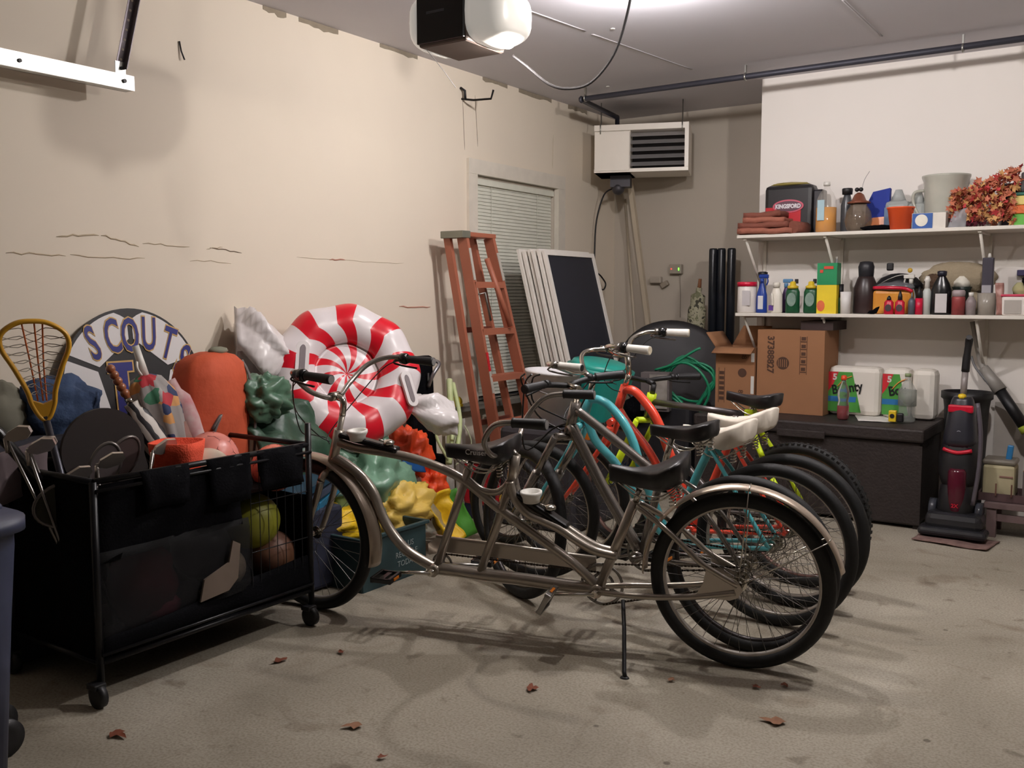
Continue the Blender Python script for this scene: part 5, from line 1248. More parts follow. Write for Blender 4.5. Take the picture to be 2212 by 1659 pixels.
hs = MB(); pts = []
for i in range(60):
    a = i * .42; r = .16 + .018 * sin(i * 1.7); pts.append((-2.70 + r * 1.15 * cos(a), 6.22 - .05 * sin(a * .5), .78 + r * .95 * sin(a) + .02 * sin(i)))
hs.tube(pts, .0095, 8, 3).tube([(-2.90, 6.1, .86), (-2.78, 6.1, .90), (-2.62, 6.12, 1.0), (-2.58, 6.14, 1.02)], .0095, 8, 4).tube([(-2.88, 6.12, .84), (-2.70, 6.1, .92), (-2.56, 6.1, .86), (-2.50, 6.12, .72), (-2.58, 6.14, .56)], .0095, 8, 4)
o = hs.build('garden_hose', HG); tag(o, 'green garden hose coiled beside the narrow cardboard box', 'hose')
o = MB().box((-2.86, 6.25, .32), (.50, .40, .62), bev=.03).build('plastic_crate', mat('black crate', (26, 25, 30), .6)); tag(o, 'black plastic crate under the green hose', 'crate')
o = thing('seed_bag', 'upright white and grey printed carton in front of the hose', 'box', (-2.86, 6.0, .6))
MB().box((-2.84, 6.0, .72), (.20, .10, .27), rz=R(12), bev=.004).build('carton_body', mat('grey printed carton', (96, 88, 88), .7), o)
MB().box((-2.80, 5.945, .725), (.125, .004, .235), rz=R(12)).build('picture_panel', mat('pale picture print', (172, 165, 158), .7, rgb2=(90, 85, 80), scale=14), o)
o = MB().ell((-3.02, 6.1, .56), (.13, .12, .10), u=22, v=16, nz=.4, seed=2).build('cloth_bundle', CLOTHK); tag(o, 'black cloth bundle under the saucer beside the hose', 'cloth')
# ---------------------------------------------------------------- upper shelf
ZU = 1.785; ZL = 1.265; G1 = 'things on the upper shelf'; G2 = 'things on the lower shelf'
for i in range(4):
    z = ZU + .001 + i * .038
    o = MB().sheet([(-2.355 + .03 * (i > 1), 6.19 + .01 * i, z), (-1.99 - .03 * i, 6.19 + .01 * i, z), (-1.99 - .03 * i, 6.45, z), (-2.355, 6.45, z)], 10, 6, .012, 8, .006 if i else .002, .034, i * 2.1).build('folded_towel', mat('terracotta cloth %d' % (i % 2), ((160, 98, 80), (128, 74, 60))[i % 2], .9, var=.12, bump=.3, scale=20))
    for v in o.data.vertices: v.co.z += .036 if i >= 0 else 0
    tag(o, ['bottom', 'second lowest', 'second highest', 'topmost'][i] + ' terracotta folded cloth in the stack at the shelf end', 'cloth', 'folded terracotta cloths')
o = MB().cyl((-1.99, 6.23, ZU + .042), (-1.96, 6.40, ZU + .042), .04, n=20).build('rolled_cloth', mat('terracotta cloth 1', (140, 76, 58))); tag(o, 'rolled brown cloth lying right of the terracotta stack', 'cloth')
o = thing('charcoal_bag', 'black and red charcoal bag with a silver oval logo behind the folded cloths', 'bag', (-2.10, 6.48, ZU))
MB().box((-2.09, 6.49, ZU + .17), (.33, .14, .34), bev=.03).build('bag_body', mat('black charcoal paper', (30, 27, 30), .4), o)
MB().box((-2.12, 6.418, ZU + .12), (.24, .006, .14)).build('red_panel', mat('charcoal red', (190, 20, 35), .4), o)
q = MB(Matrix.Translation((-2.085, 6.413, ZU + .195)) @ Matrix.Rotation(pi / 2, 4, 'X')); q.prism([(.105 * cos(a), .044 * sin(a)) for a in [i * pi / 16 for i in range(32)]], Matrix.Identity(4), .004); q.build('logo_rim', mat('pinkish red rim', (200, 90, 110), .4), o)
q = MB(Matrix.Translation((-2.085, 6.410, ZU + .195)) @ Matrix.Rotation(pi / 2, 4, 'X')); q.prism([(.092 * cos(a), .034 * sin(a)) for a in [i * pi / 16 for i in range(32)]], Matrix.Identity(4), .003); q.build('logo_oval', mat('dark logo', (95, 60, 75), .4), o)
MB().text('KINGSFORD', .038, face_y(-2.085, 6.4075, ZU + .193), .0005, .002, .82).build('lettering', mat('silver white print', (225, 220, 225), .4), o)
MB().ell((-2.10, 6.49, ZU + .345), (.13, .05, .015), nz=.3).build('gold_top', mat('dull gold paper', (150, 135, 70), .5), o)
o = MB().box((-1.90, 6.5, ZU + .15), (.07, .10, .30), bev=.012).build('dark_bottle', mat('dark bottle', (30, 26, 34), .35)); tag(o, 'dark tall container between the charcoal bag and the oil bottle', 'bottle')
bottle('oil_bottle', 'clear bottle half full of amber oil with white cap on the upper shelf', 'bottle', (-1.81, 6.34, ZU), [(.045, 0), (.065, .008), (.067, .14), (.064, .21), (.045, .255), (.018, .29), (.018, .31)], mat('clear oil bottle', (225, 220, 210), .1, alpha=.16), [(.021, .305), (.021, .33)], WHITE, liq=[(.05, .004), (.0645, .012), (.0645, .165), (.001, .166)], lm2=mat('amber oil', (228, 158, 28), .15, rgb2=(200, 125, 20)), grp=G1)
MB().box((-1.825, 6.27, ZU + .145), (.044, .003, .13)).build('paper_label', mat('pale blue label', (165, 195, 205), .5), bpy.data.objects['oil_bottle'])
bottle('thermos_bottle', 'smoky dark bottle with black top right of the oil bottle', 'bottle', (-1.70, 6.42, ZU), [(.035, 0), (.038, .01), (.038, .18), (.022, .24), (.02, .25)], mat('smoky plastic', (70, 72, 76), .3), [(.032, .25), (.034, .285), (.03, .29)], BLACK, grp=G1)
bottle('glass_jug', 'bell-shaped glass hurricane lantern with a brown top', 'lantern', (-1.605, 6.34, ZU), [(.05, 0), (.075, .02), (.085, .07), (.075, .13), (.05, .17), (.045, .18)], mat('smoky glass', (150, 130, 110), .08, alpha=.6, rgb2=(90, 80, 70), scale=18), [(.07, .18), (.072, .188), (.045, .20), (.03, .235), (.012, .25)], mat('brown copper top', (130, 75, 55), .4, .3), grp=G1)
jt = bpy.data.objects['glass_jug']; MB().ell((-1.617, 6.33, ZU + .268), (.014, .014, .014)).ell((-1.592, 6.33, ZU + .268), (.014, .014, .014)).build('knobs', BLACK, jt)
MB().tube([(-1.59, 6.34, ZU + .27), (-1.575, 6.34, ZU + .33), (-1.545, 6.34, ZU + .38)], .0014, 4, 3).build('wire_hook', GREYP, jt)
o = thing('snack_bag', 'royal blue pouch with an orange lower edge on the upper shelf', 'bag', (-1.52, 6.46, ZU))
q = MB(basis((1, 0, 0), (0, .1, 1), (0, -1, .1), (-1.52, 6.46, ZU + .01))); q.prism([(-.07, 0), (.07, 0), (.075, .27), (-.03, .25), (-.07, .16)], Matrix.Identity(4), .04); bo_ = q.build('pouch', mat('royal blue foil', (28, 52, 150), .75), o)
q = MB(basis((1, 0, 0), (0, .1, 1), (0, -1, .1), (-1.52, 6.434, ZU + .01))); q.prism([(-.068, .002), (.068, .002), (.072, .09), (-.02, .085), (-.068, .04)], Matrix.Identity(4), .006); q.build('orange_edge', mat('orange foil', (220, 125, 50), .3), o)
o = MB().ell((-1.47, 6.28, ZU + .018), (.10, .04, .018), nz=.4, ns=4, seed=2).build('black_glove', CLOTHK); tag(o, 'black rag lying in front of the blue pouch', 'rag')
o = thing('water_jug', 'translucent jug with a slate blue label behind the orange bucket', 'jug', (-1.40, 6.50, ZU)); TB = mat('frosted plastic', (190, 196, 194), .25, alpha=.7)
MB().box((-1.40, 6.50, ZU + .10), (.15, .12, .2), bev=.03).tube([(-1.40, 6.5, ZU + .19), (-1.40, 6.5, ZU + .27)], [.05, .02], 14).build('body', TB, o)
MB().box((-1.42, 6.435, ZU + .10), (.10, .004, .11)).build('label_panel', mat('slate blue label', (95, 120, 150), .5), o)
o = thing('water_jug', 'frosted clear jug between the slate blue jug and the big pitcher', 'jug', (-1.27, 6.50, ZU))
MB().box((-1.28, 6.50, ZU + .09), (.12, .12, .18), bev=.03).tube([(-1.28, 6.5, ZU + .17), (-1.28, 6.5, ZU + .25)], [.045, .018], 14).tube([(-1.24, 6.47, ZU + .18), (-1.20, 6.46, ZU + .17), (-1.20, 6.46, ZU + .10)], .008, 6, 3).build('body', TB, o)
o = thing('pail', 'small bright orange pail at the front of the upper shelf', 'pail', (-1.335, 6.27, ZU))
MB(Matrix.Translation((-1.335, 6.27, ZU))).lathe([(.001, 0), (.058, 0), (.077, .128), (.082, .13), (.082, .138), (.072, .138), (.054, .008), (.001, .008)], n=28).build('pail_body', mat('bright orange plastic', (240, 92, 42), .45), o)
MB().ell((-1.262, 6.245, ZU + .125), (.006, .004, .006)).build('handle_knob', mat('brown knob', (120, 50, 30)), o)
o = thing('carton', 'blue and white small carton with a round emblem on the upper shelf', 'box', (-1.20, 6.27, ZU))
MB().box((-1.165, 6.27, ZU + .047), (.19, .08, .094)).build('carton_body', mat('white carton', (228, 222, 212), .6), o)
MB().box((-1.20, 6.228, ZU + .047), (.115, .003, .09)).build('blue_front', mat('carton blue', (35, 85, 160), .5), o)
MB().prism([(.036 * cos(i * .3), .036 * sin(i * .3)) for i in range(21)], face_y(-1.205, 6.2255, ZU + .05), .002).build('round_emblem', mat('cream emblem', (232, 228, 215), .5), o)
o = thing('drink_pitcher', 'large grey ribbed translucent pitcher on the upper shelf', 'pitcher', (-1.115, 6.46, ZU))
GP = mat('grey translucent plastic', (188, 188, 176), .2, alpha=.93)
pt = MB(Matrix.Translation((-1.115, 6.46, ZU))); prf = [(.085, 0), (.115, .10), (.118, .12), (.125, .26), (.13, .30), (.14, .325), (.14, .335), (.13, .335), (.115, .15), (.08, .01)]
pt.lathe(prf, n=40); pt.build('vessel', GP, o)
MB().tube([(-1.235, 6.45, ZU + .25), (-1.29, 6.44, ZU + .24), (-1.30, 6.44, ZU + .19), (-1.27, 6.44, ZU + .11), (-1.22, 6.45, ZU + .07)], .010, 8, 4).build('handle', GP, o)
AU = [mat('rust leaf', (205, 120, 90), .7, var=.2, scale=40), mat('red leaf', (200, 65, 70), .7), mat('ochre leaf', (215, 165, 105), .7), mat('plum leaf', (110, 40, 60), .7)]
o = thing('autumn_leaf_garland', 'bunch of artificial autumn leaves in rust and red on the upper shelf', 'artificial leaves', (-.88, 6.35, ZU))
rnd = random.Random(5); bs = [MB() for _ in AU]
for i in range(640):
    u = rnd.random(); x = -1.06 + .36 * u + rnd.uniform(-.01, .01); zt = .20 + .14 * u; z = ZU + .01 + rnd.random() ** .8 * zt; y = 6.30 + rnd.uniform(-.05, .11)
    k = 3 if z < ZU + .05 and u < .6 else rnd.choice((0, 0, 0, 1, 2)); b = bs[k]
    Rr = Matrix.Rotation(rnd.uniform(0, 6.28), 4, 'Z') @ Matrix.Rotation(rnd.uniform(.4, 2.6), 4, 'X') @ Matrix.Rotation(rnd.uniform(0, 6.28), 4, 'Z')
    M_ = Matrix.Translation((x, y, z)) @ Rr; s = rnd.uniform(.016, .030)
    pts = [(0, -s), (.35 * s, -.3 * s), (s, -.2 * s), (.5 * s, .2 * s), (.7 * s, .8 * s), (.1 * s, .5 * s), (0, 1.2 * s), (-.1 * s, .5 * s), (-.7 * s, .8 * s), (-.5 * s, .2 * s), (-s, -.2 * s), (-.35 * s, -.3 * s)]
    vs_ = [b._v(M_ @ V((p[0], p[1], .004 * cos(j)))) for j, p in enumerate(pts)]; vc = b._v(M_ @ V((0, 0, .003)))
    for j in range(12): b.face([vc, vs_[j], vs_[(j + 1) % 12]])
for b, m, nm in zip(bs, AU, ('rust_foliage', 'red_foliage', 'ochre_foliage', 'plum_foliage')): b.build(nm, m, o, kind='stuff')
MB().tube([(-1.02, 6.34, ZU + .03), (-.9, 6.36, ZU + .10), (-.75, 6.36, ZU + .2), (-.70, 6.35, ZU + .32)], .004, 5, 4).build('wire_stem', mat('brown stem', (80, 55, 40), .8), o)
bottle('smoked_vase', 'dark grey smoky glass vase behind the right end of the autumn leaves', 'vase', (-.745, 6.47, ZU), [(.05, 0), (.055, .01), (.062, .25), (.064, .26), (.055, .26), (.05, .02)], mat('smoky grey glass', (75, 70, 80), .2, alpha=.85), grp=G1)
o = MB().sheet([(-1.06, 6.24, ZU + .002), (-.96, 6.24, ZU + .002), (-.96, 6.27, ZU + .11), (-1.03, 6.27, ZU + .10)], 8, 8, .03, 16, .02, .004, 4).build('clear_wrap', mat('clear crinkled wrap', (190, 190, 195), .15, alpha=.5)); tag(o, 'crinkled clear plastic wrap in front of the autumn leaves', 'wrap')
for i, (z0_, h_, c, l, x) in enumerate(((0, .07, (95, 175, 60), 'lime green', -.645), (.07, .05, (225, 110, 45), 'orange', -.66), (.12, .055, (225, 205, 120), 'pale yellow', -.66), (.175, .02, (40, 110, 95), 'teal', -.65))):
    o = MB().box((x + .03, 6.38, ZU + z0_ + h_ / 2), (.22, .18, h_ - .002), bev=.005).build('storage_box', mat('box ' + l, c, .5)); tag(o, l + ' box in the colourful pile at the right edge of the upper shelf', 'box', 'colourful pile on the upper shelf')
o = MB().box((-.60, 6.40, ZU + .255), (.18, .14, .115), bev=.01).build('grey_speaker', mat('mottled grey case', (92, 88, 90), .6, var=.3, scale=40)); tag(o, 'mottled dark grey case topping the colourful pile', 'case')
o = MB().box((-.59, 6.52, ZU + .22), (.18, .05, .44)).build('grey_board', mat('light grey board', (165, 155, 148), .7)); tag(o, 'light grey board standing behind the colourful pile', 'board')
# ---------------------------------------------------------------- lower shelf
def spray(nm, lab, x, y, m, tm, h=.16, w=.035, sq=(1, .7), hd=1, lm=None):
    o = thing(nm, lab, 'spray bottle', (x, y, ZL), G2); T_ = Matrix.Translation((x, y, ZL))
    MB(T_).lathe([(w, 0), (w * 1.05, .01), (w, h * .6), (w * .6, h * .85), (w * .35, h), (w * .35, h + .01)], n=20, sq=sq).build('body', m, o)
    q = MB(T_).cyl((0, 0, h), (0, 0, h + .03), .013, n=10).box((.012 * hd, 0, h + .045), (.065, .024, .026), bev=.006).tube([(.035 * hd, 0, h + .035), (.04 * hd, 0, h + .01), (.03 * hd, 0, h - .015)], .005, 6, 3)
    q.build('trigger_head', tm, o)
    if lm: MB(T_).box((0, -w * sq[1] - .0005, h * .35), (w * 1.0, .003, h * .45), bev=.001).build('label_panel', lm, o)
    return o
o = bottle('wipes_tub', 'white tub with a crimson lid at the left end of the lower shelf', 'tub', (-2.305, 6.27, ZL), [(.06, 0), (.064, .01), (.062, .178), (.06, .18)], mat('white tub', (235, 228, 222), .4), [(.066, .178), (.067, .205), (.062, .208)], mat('crimson lid', (210, 20, 60), .35), grp=G2)
MB().prism([(-.025, -.05), (.03, -.05), (.03, .05), (-.025, .05)], face_y(-2.29, 6.2055, ZL + .10), .001).build('label_panel', mat('pale grey label', (205, 200, 202), .5), o)
bottle('sprayer_wand', 'grey cylinder with a black knob behind the white tub', 'canister', (-2.25, 6.42, ZL), [(.025, 0), (.025, .23), (.02, .25)], GREYP, [(.03, .25), (.033, .275), (.02, .28)], BLACK, grp=G2)
spray('cleaner_bottle', 'royal blue spray bottle right of the white tub', -2.205, 6.28, mat('royal blue bottle', (28, 62, 150), .3), mat('royal blue bottle', (28, 62, 150)), h=.20, w=.036, lm=mat('small white label', (215, 215, 220), .5))
o = bottle('detergent_bottle', 'white handled bottle with a purple tag on the lower shelf', 'bottle', (-2.105, 6.28, ZL), [(.038, 0), (.042, .01), (.04, .12), (.025, .16), (.018, .17)], mat('ivory bottle', (232, 226, 214), .35), [(.022, .17), (.024, .20), (.018, .205)], mat('ivory bottle', (232, 226, 214)), grp=G2, sq=(1, .7))
MB().tube([(-2.125, 6.248, ZL + .13), (-2.118, 6.245, ZL + .09), (-2.118, 6.245, ZL + .05)], .008, 6, 3).build('handle_recess', mat('ivory bottle', (232, 226, 214)), o)
MB().box((-2.13, 6.247, ZL + .035), (.03, .004, .035)).build('purple_tag', mat('purple print', (95, 60, 150), .5), o)
spray('cleaner_bottle', 'slim bottle with a light blue trigger behind the white handled bottle', -2.08, 6.40, mat('plum label bottle', (85, 60, 110), .5), mat('light blue trigger', (90, 140, 185), .4), h=.17, w=.03)
for i, x in enumerate((-1.995, -1.875)):
    o = bottle('weed_killer_bottle', 'dark green bottle with yellow collar, ' + ('left' if i == 0 else 'right') + ' of the matching pair', 'bottle', (x, 6.28, ZL), [(.044, 0), (.048, .01), (.046, .14), (.035, .165), (.02, .17)], mat('bottle green plastic', (18, 92, 55), .35, rgb2=(12, 50, 30), scale=9), [(.034, .162), (.036, .178), (.020, .185), (.018, .205), (.008, .21)], mat('yellow collar', (222, 190, 50), .4), grp='pair of green bottles', sq=(1, .6))
    MB().prism([(.03 * cos(a), .045 * sin(a)) for a in [k * .4 for k in range(16)]], face_y(x, 6.25, ZL + .09), .003).build('label_panel', mat('silvery leaf print', (150, 172, 160), .5, rgb2=(95, 125, 112), scale=40), o)
    MB().box((x + .02, 6.29, ZL + .21), (.02, .02, .03), bev=.003).build('trigger_clip', BLACK, o)
o = thing('fertiliser_box', 'tall green-over-yellow carton standing on the lower shelf', 'box', (-1.765, 6.29, ZL))
MB().box((-1.765, 6.29, ZL + .092), (.125, .09, .184)).build('yellow_part', mat('carton yellow', (238, 210, 45), .5), o)
MB().box((-1.765, 6.29, ZL + .255), (.126, .091, .14)).build('green_part', mat('carton green', (20, 140, 85), .5), o)
MB().box((-1.755, 6.243, ZL + .295), (.06, .003, .018)).box((-1.80, 6.243, ZL + .272), (.02, .003, .02)).build('red_logo', mat('logo red', (215, 70, 50), .5), o)
MB().prism([(.025 * cos(k * .4), .035 * sin(k * .4)) for k in range(16)], face_y(-1.80, 6.2435, ZL + .05), .003).build('flower_picture', mat('flower print', (240, 140, 60), .5, rgb2=(200, 60, 70), scale=30), o)
bottle('lotion_bottle', 'small white nozzle bottle behind the tall carton', 'bottle', (-1.755, 6.42, ZL), [(.03, 0), (.03, .31), (.01, .33), (.006, .36)], mat('pale grey bottle', (150, 150, 150), .5), [(.006, .35), (.008, .37)], WHITE, grp=G2)
bottle('white_tumbler', 'plain white cup right of the tall carton', 'cup', (-1.65, 6.27, ZL), [(.030, 0), (.034, .14), (.001, .141)], mat('white cup', (225, 222, 220), .5), grp=G2)
bottle('green_can', 'small dark green can beside the plain white cup', 'can', (-1.698, 6.32, ZL), [(.025, 0), (.025, .10), (.02, .105)], mat('forest green can', (20, 95, 60), .4), [(.02, .105), (.02, .19)], BLACK, grp=G2)
bottle('motor_oil_jug', 'big black jug with a ribbed shoulder on the lower shelf', 'jug', (-1.555, 6.38, ZL), [(.07, 0), (.075, .01), (.075, .16), (.055, .22), (.04, .25)], mat('brownish black jug', (36, 30, 32), .35, rgb2=(60, 40, 38), scale=6), [(.045, .22), (.05, .30), (.04, .33), (.02, .335)], mat('charcoal lid', (38, 38, 44), .45), grp=G2)
o = thing('zip_pouch', 'clear zip pouch with a red rim and golden contents on the lower shelf', 'pouch', (-1.35, 6.33, ZL))
MB().box((-1.375, 6.34, ZL + .075), (.24, .07, .15), bev=.02).build('golden_contents', mat('golden yellow pack', (222, 160, 60), .35, rgb2=(200, 120, 40), scale=10), o)
MB().tube([(-1.49, 6.31, ZL + .165), (-1.40, 6.29, ZL + .165), (-1.30, 6.29, ZL + .16), (-1.255, 6.30, ZL + .14)], .011, 8, 4).build('red_rim', mat('clear red rim', (200, 30, 60), .25), o)
MB().ell((-1.37, 6.34, ZL + .17), (.12, .035, .03), nz=.2).build('clear_top', mat('smoky clear top', (110, 112, 118), .15, alpha=.7), o)
for i, (x, hh) in enumerate(((-1.375, .015), (-1.31, .045))):
    o = bottle('glue_bottle', 'small crimson bottle with a black nozzle, ' + ('shorter left one' if i == 0 else 'taller right one') + ' before the pouch', 'bottle', (x, 6.225, ZL), [(.026, 0), (.029, .005), (.028, .075), (.016, .088), (.012, .09)], mat('crimson bottle', (195, 25, 55), .35), [(.014, .088), (.013, .095 + hh * .4), (.004, .10 + hh)], BLACK, grp='pair of crimson bottles', sq=(1, .7))
    MB().prism([(.019 * cos(k * .4), .022 * sin(k * .4)) for k in range(16)], face_y(x, 6.2045, ZL + .04), .002).build('label_panel', mat('dark grey oval', (70, 55, 60), .5), o)
o = thing('domed_tool', 'black domed tool with silver strip and yellow button on the lower shelf', 'tool', (-1.38, 6.48, ZL))
dm = MB(Matrix.Translation((-1.38, 6.50, ZL + .16))).lathe([(.15, 0), (.145, .03), (.11, .07), (.05, .095), (.001, .10)], n=32, sq=(1, .5)); dm.build('dome', mat('black domed plastic', (26, 26, 32), .4), o)
MB().tube([(-1.53, 6.42, ZL + .14), (-1.45, 6.415, ZL + .205), (-1.35, 6.415, ZL + .245), (-1.27, 6.42, ZL + .235)], .006, 6, 4).build('silver_strip', ALU, o)
MB().ell((-1.30, 6.43, ZL + .275), (.015, .01, .015)).build('yellow_button', mat('mustard button', (205, 165, 50), .4), o)
MB().lathe([(.10, 0), (.10, .16)], (-1.38, 6.50, ZL), 20, sq=(1, .6)).build('stand', BLACK, o)
MB().box((-1.425, 6.45, ZL + .30), (.04, .03, .05), bev=.008).build('latch', BLACK, o)
spray('cleaner_bottle', 'white trigger spray bottle rising behind the red rimmed pouch', -1.285, 6.40, mat('pale bottle', (205, 205, 205), .4), WHITE, h=.19, w=.03, hd=-1)
bottle('slate_bottle', 'slate grey bottle left of the crimson tube', 'bottle', (-1.245, 6.24, ZL), [(.02, 0), (.021, .08), (.012, .10)], mat('slate grey plastic', (85, 90, 102), .4), [(.008, .10), (.004, .135)], GREYP, grp=G2)
bottle('crimson_tube', 'crimson upright tube with black top in mid shelf', 'tube', (-1.205, 6.25, ZL), [(.022, 0), (.022, .10)], mat('crimson tube', (205, 20, 60), .35), [(.018, .10), (.014, .14), (.004, .17)], BLACK, grp=G2)
bottle('slim_white_bottle', 'slim white bottle with a lime top left of the black bottle', 'bottle', (-1.165, 6.27, ZL), [(.022, 0), (.024, .14), (.015, .16)], mat('milky bottle', (200, 205, 200), .4), [(.016, .15), (.014, .20), (.02, .21), (.01, .235)], WHITE, grp=G2)
o = bottle('black_bottle', 'glossy black bottle with a blank white label on the lower shelf', 'bottle', (-1.085, 6.28, ZL), [(.055, 0), (.060, .01), (.058, .15), (.045, .19), (.02, .235), (.016, .26)], BLACKG, [(.026, .235), (.028, .262), (.015, .266)], mat('navy black cap', (24, 26, 42), .4), grp=G2, sq=(1, .6))
MB().box((-1.08, 6.243, ZL + .07), (.066, .003, .115), bev=.0012).build('white_label', mat('light grey label', (205, 200, 200), .5), o)
bottle('white_mushroom_bottle', 'bottle with a rounded white top behind the red jar', 'bottle', (-1.0, 6.46, ZL), [(.05, 0), (.05, .15), (.06, .17)], mat('dark green black body', (28, 40, 36), .4), [(.05, .17), (.052, .20), (.03, .235), (.001, .24)], mat('cream top', (230, 225, 212), .5), grp=G2)
bottle('spice_jar', 'jar of reddish brown powder with a grey lid', 'jar', (-.985, 6.26, ZL), [(.037, 0), (.038, .10), (.034, .112)], mat('brick powder', (150, 62, 62), .5, var=.25, scale=25), [(.036, .11), (.038, .14), (.03, .15)], mat('mauve grey lid', (165, 150, 152), .4), grp=G2)
bottle('brown_dropper', 'small mauve brown bottle with white cap right of the jar', 'bottle', (-.918, 6.27, ZL), [(.028, 0), (.03, .08), (.014, .11)], mat('mauve brown bottle', (110, 85, 88), .4, rgb2=(170, 165, 165), scale=18), [(.013, .11), (.015, .135)], WHITE, grp=G2)
o = MB().ell((-1.03, 6.50, ZL + .23), (.22, .07, .095), u=34, v=22, nz=.18, ns=3, seed=4).ell((-1.03, 6.50, ZL + .08), (.16, .06, .08), u=20, v=12).build('wool_bundle', mat('beige fleece', (160, 146, 122), .95, bump=.5, scale=30)); tag(o, 'long beige fleece roll at the back of the lower shelf', 'fleece')
o = MB().ell((-1.155, 6.44, ZL + .205), (.06, .04, .045), nz=.4, ns=5, seed=2).cyl((-1.155, 6.44, ZL), (-1.155, 6.44, ZL + .18), .03).build('brown_brush', mat('brown bristle', (88, 66, 50), .9, bump=.6, scale=60)); tag(o, 'brown bristle brush standing before the beige fleece', 'brush')
o = thing('ribbed_flask', 'tall grey flask on a ribbed clear holder', 'flask', (-.835, 6.29, ZL))
q = MB(Matrix.Translation((-.835, 6.29, ZL))); rings = []
for z, r in ((0, .046), (.13, .05), (.132, .03)): rings.append([((r * (1 + .05 * (j % 2))) * cos(2 * pi * j / 36), (r * (1 + .05 * (j % 2))) * sin(2 * pi * j / 36), z) for j in range(36)])
q.loft(rings); q.build('ribbed_holder', mat('ribbed clear plastic', (165, 158, 148), .25, alpha=.85), o)
MB().box((-.835, 6.29, ZL + .235), (.062, .04, .21), bev=.006).build('dark_body', mat('gunmetal bottle', (72, 68, 78), .35, .3), o)
MB().box((-.838, 6.268, ZL + .155), (.05, .003, .045)).build('silver_label', mat('silver label', (185, 182, 188), .35, .5), o)
MB().cyl((-.83, 6.29, ZL + .34), (-.83, 6.29, ZL + .365), .012, .006).build('tip', WHITE, o)
o = MB().sheet([(-.775, 6.25, ZL + .003), (-.735, 6.25, ZL + .003), (-.745, 6.25, ZL + .19), (-.79, 6.25, ZL + .19)], 6, 12, .02, 20, .01, .012, 3).build('striped_wrapper', mat('pink brown wrapper', (190, 150, 140), .4, rgb2=(120, 60, 50), scale=22)); tag(o, 'narrow pinkish brown wrapper standing right of the grey flask', 'wrapper')
o = thing('wipes_box', 'short white tub with a pink rim near the right edge of the lower shelf', 'tub', (-.68, 6.28, ZL))
MB().box((-.68, 6.28, ZL + .055), (.13, .10, .11), bev=.008, taper=1.06).build('body', mat('white tub', (235, 228, 222)), o)
MB().box((-.68, 6.28, ZL + .117), (.15, .115, .014), bev=.005).build('rim', mat('pink red rim', (205, 60, 90), .4), o)
MB().box((-.69, 6.226, ZL + .05), (.09, .003, .08)).build('label_panel', mat('beige grey label', (175, 168, 160), .6), o)
o = MB().ell((-.66, 6.40, ZL + .15), (.055, .04, .045), nz=.3).cyl((-.66, 6.40, ZL), (-.66, 6.40, ZL + .12), .03).build('pale_bag', mat('pale yellow cloth', (175, 170, 125), .8)); tag(o, 'pale yellow rounded bundle behind the short white tub', 'cloth')
o = MB().ell((-.62, 6.34, ZL + .20), (.04, .03, .03), nz=.5, ns=5).cyl((-.60, 6.38, ZL), (-.60, 6.38, ZL + .2), .02).build('black_duster', CLOTHK); tag(o, 'ragged black brush head above the short white tub', 'brush')
o = MB().box((-.56, 6.27, ZL + .085), (.11, .10, .17), bev=.012).build('wine_box', mat('wine red pack', (100, 25, 60), .45)); tag(o, 'wine red pack cut by the right edge of the lower shelf', 'pack')
o = MB().box((-.70, 6.53, ZL + .27), (.30, .05, .03), bev=.003).box((-.70, 6.53, ZL + .135), (.28, .06, .27)).build('white_case', mat('white case', (222, 216, 210), .5)); tag(o, 'flat white case standing at the back right of the lower shelf', 'case')
o = MB().box((-.62, 6.47, ZL + .252), (.16, .05, .035), bev=.004).box((-.60, 6.47, ZL + .12), (.04, .05, .235)).build('navy_box', mat('navy blue pack', (38, 30, 75), .5)); tag(o, 'navy blue flat pack on the white case at the right edge', 'pack')
o = MB().sheet([(-1.50, 6.21, ZL + .004), (-1.44, 6.21, ZL + .004), (-1.43, 6.22, ZL + .05), (-1.49, 6.22, ZL + .02)], 6, 5, .02, 20, .01, .006, 3).build('black_clip', CLOTHK); tag(o, 'small black rag with a yellow edge before the golden pouch', 'rag')
# ---------------------------------------------------------------- carpet cleaner, bin, blower, stool
tc_ = thing('trash_can', 'tall black round rubbish bin behind the carpet cleaner', 'bin', (-.96, 6.32, 0))
MB(Matrix.Translation((-.925, 6.33, 0))).lathe([(.001, 0), (.10, 0), (.125, .70), (.132, .75), (.145, .76), (.145, .80), (.135, .80), (.12, .70), (.095, .02), (.001, .02)], n=44).build('bin_body', mat('black ribbed plastic', (22, 21, 24), .5), tc_)
vc = thing('carpet_cleaner', 'upright black and red carpet cleaner standing on a small rug', 'carpet cleaner', (-.90, 5.92, 0))
VB = mat('charcoal machine plastic', (38, 38, 46), .35); VR = mat('machine red', (205, 20, 50), .3)
RM = lambda z: V((-.895, 5.92 + z * .10, z))
rings = []
for z, w, d in ((.30, .125, .10), (.36, .15, .11), (.46, .155, .115), (.55, .13, .10), (.57, .12, .095)):
    rings.append([(RM(z).x + w * .72 * math.copysign(abs(cos(a)) ** .7, cos(a)), RM(z).y + d * sin(a), z) for a in [2 * pi * j / 28 for j in range(28)]])
vb = MB().loft(rings); 
rings = []
for z, w, d in ((.10, .12, .10), (.14, .15, .12), (.28, .13, .11), (.31, .10, .10)):
    rings.append([(RM(z).x + w * .72 * math.copysign(abs(cos(a)) ** .7, cos(a)), RM(z).y + d * sin(a), z) for a in [2 * pi * j / 28 for j in range(28)]])
vb.loft(rings); vb.build('lower_body', BLACK, vc)
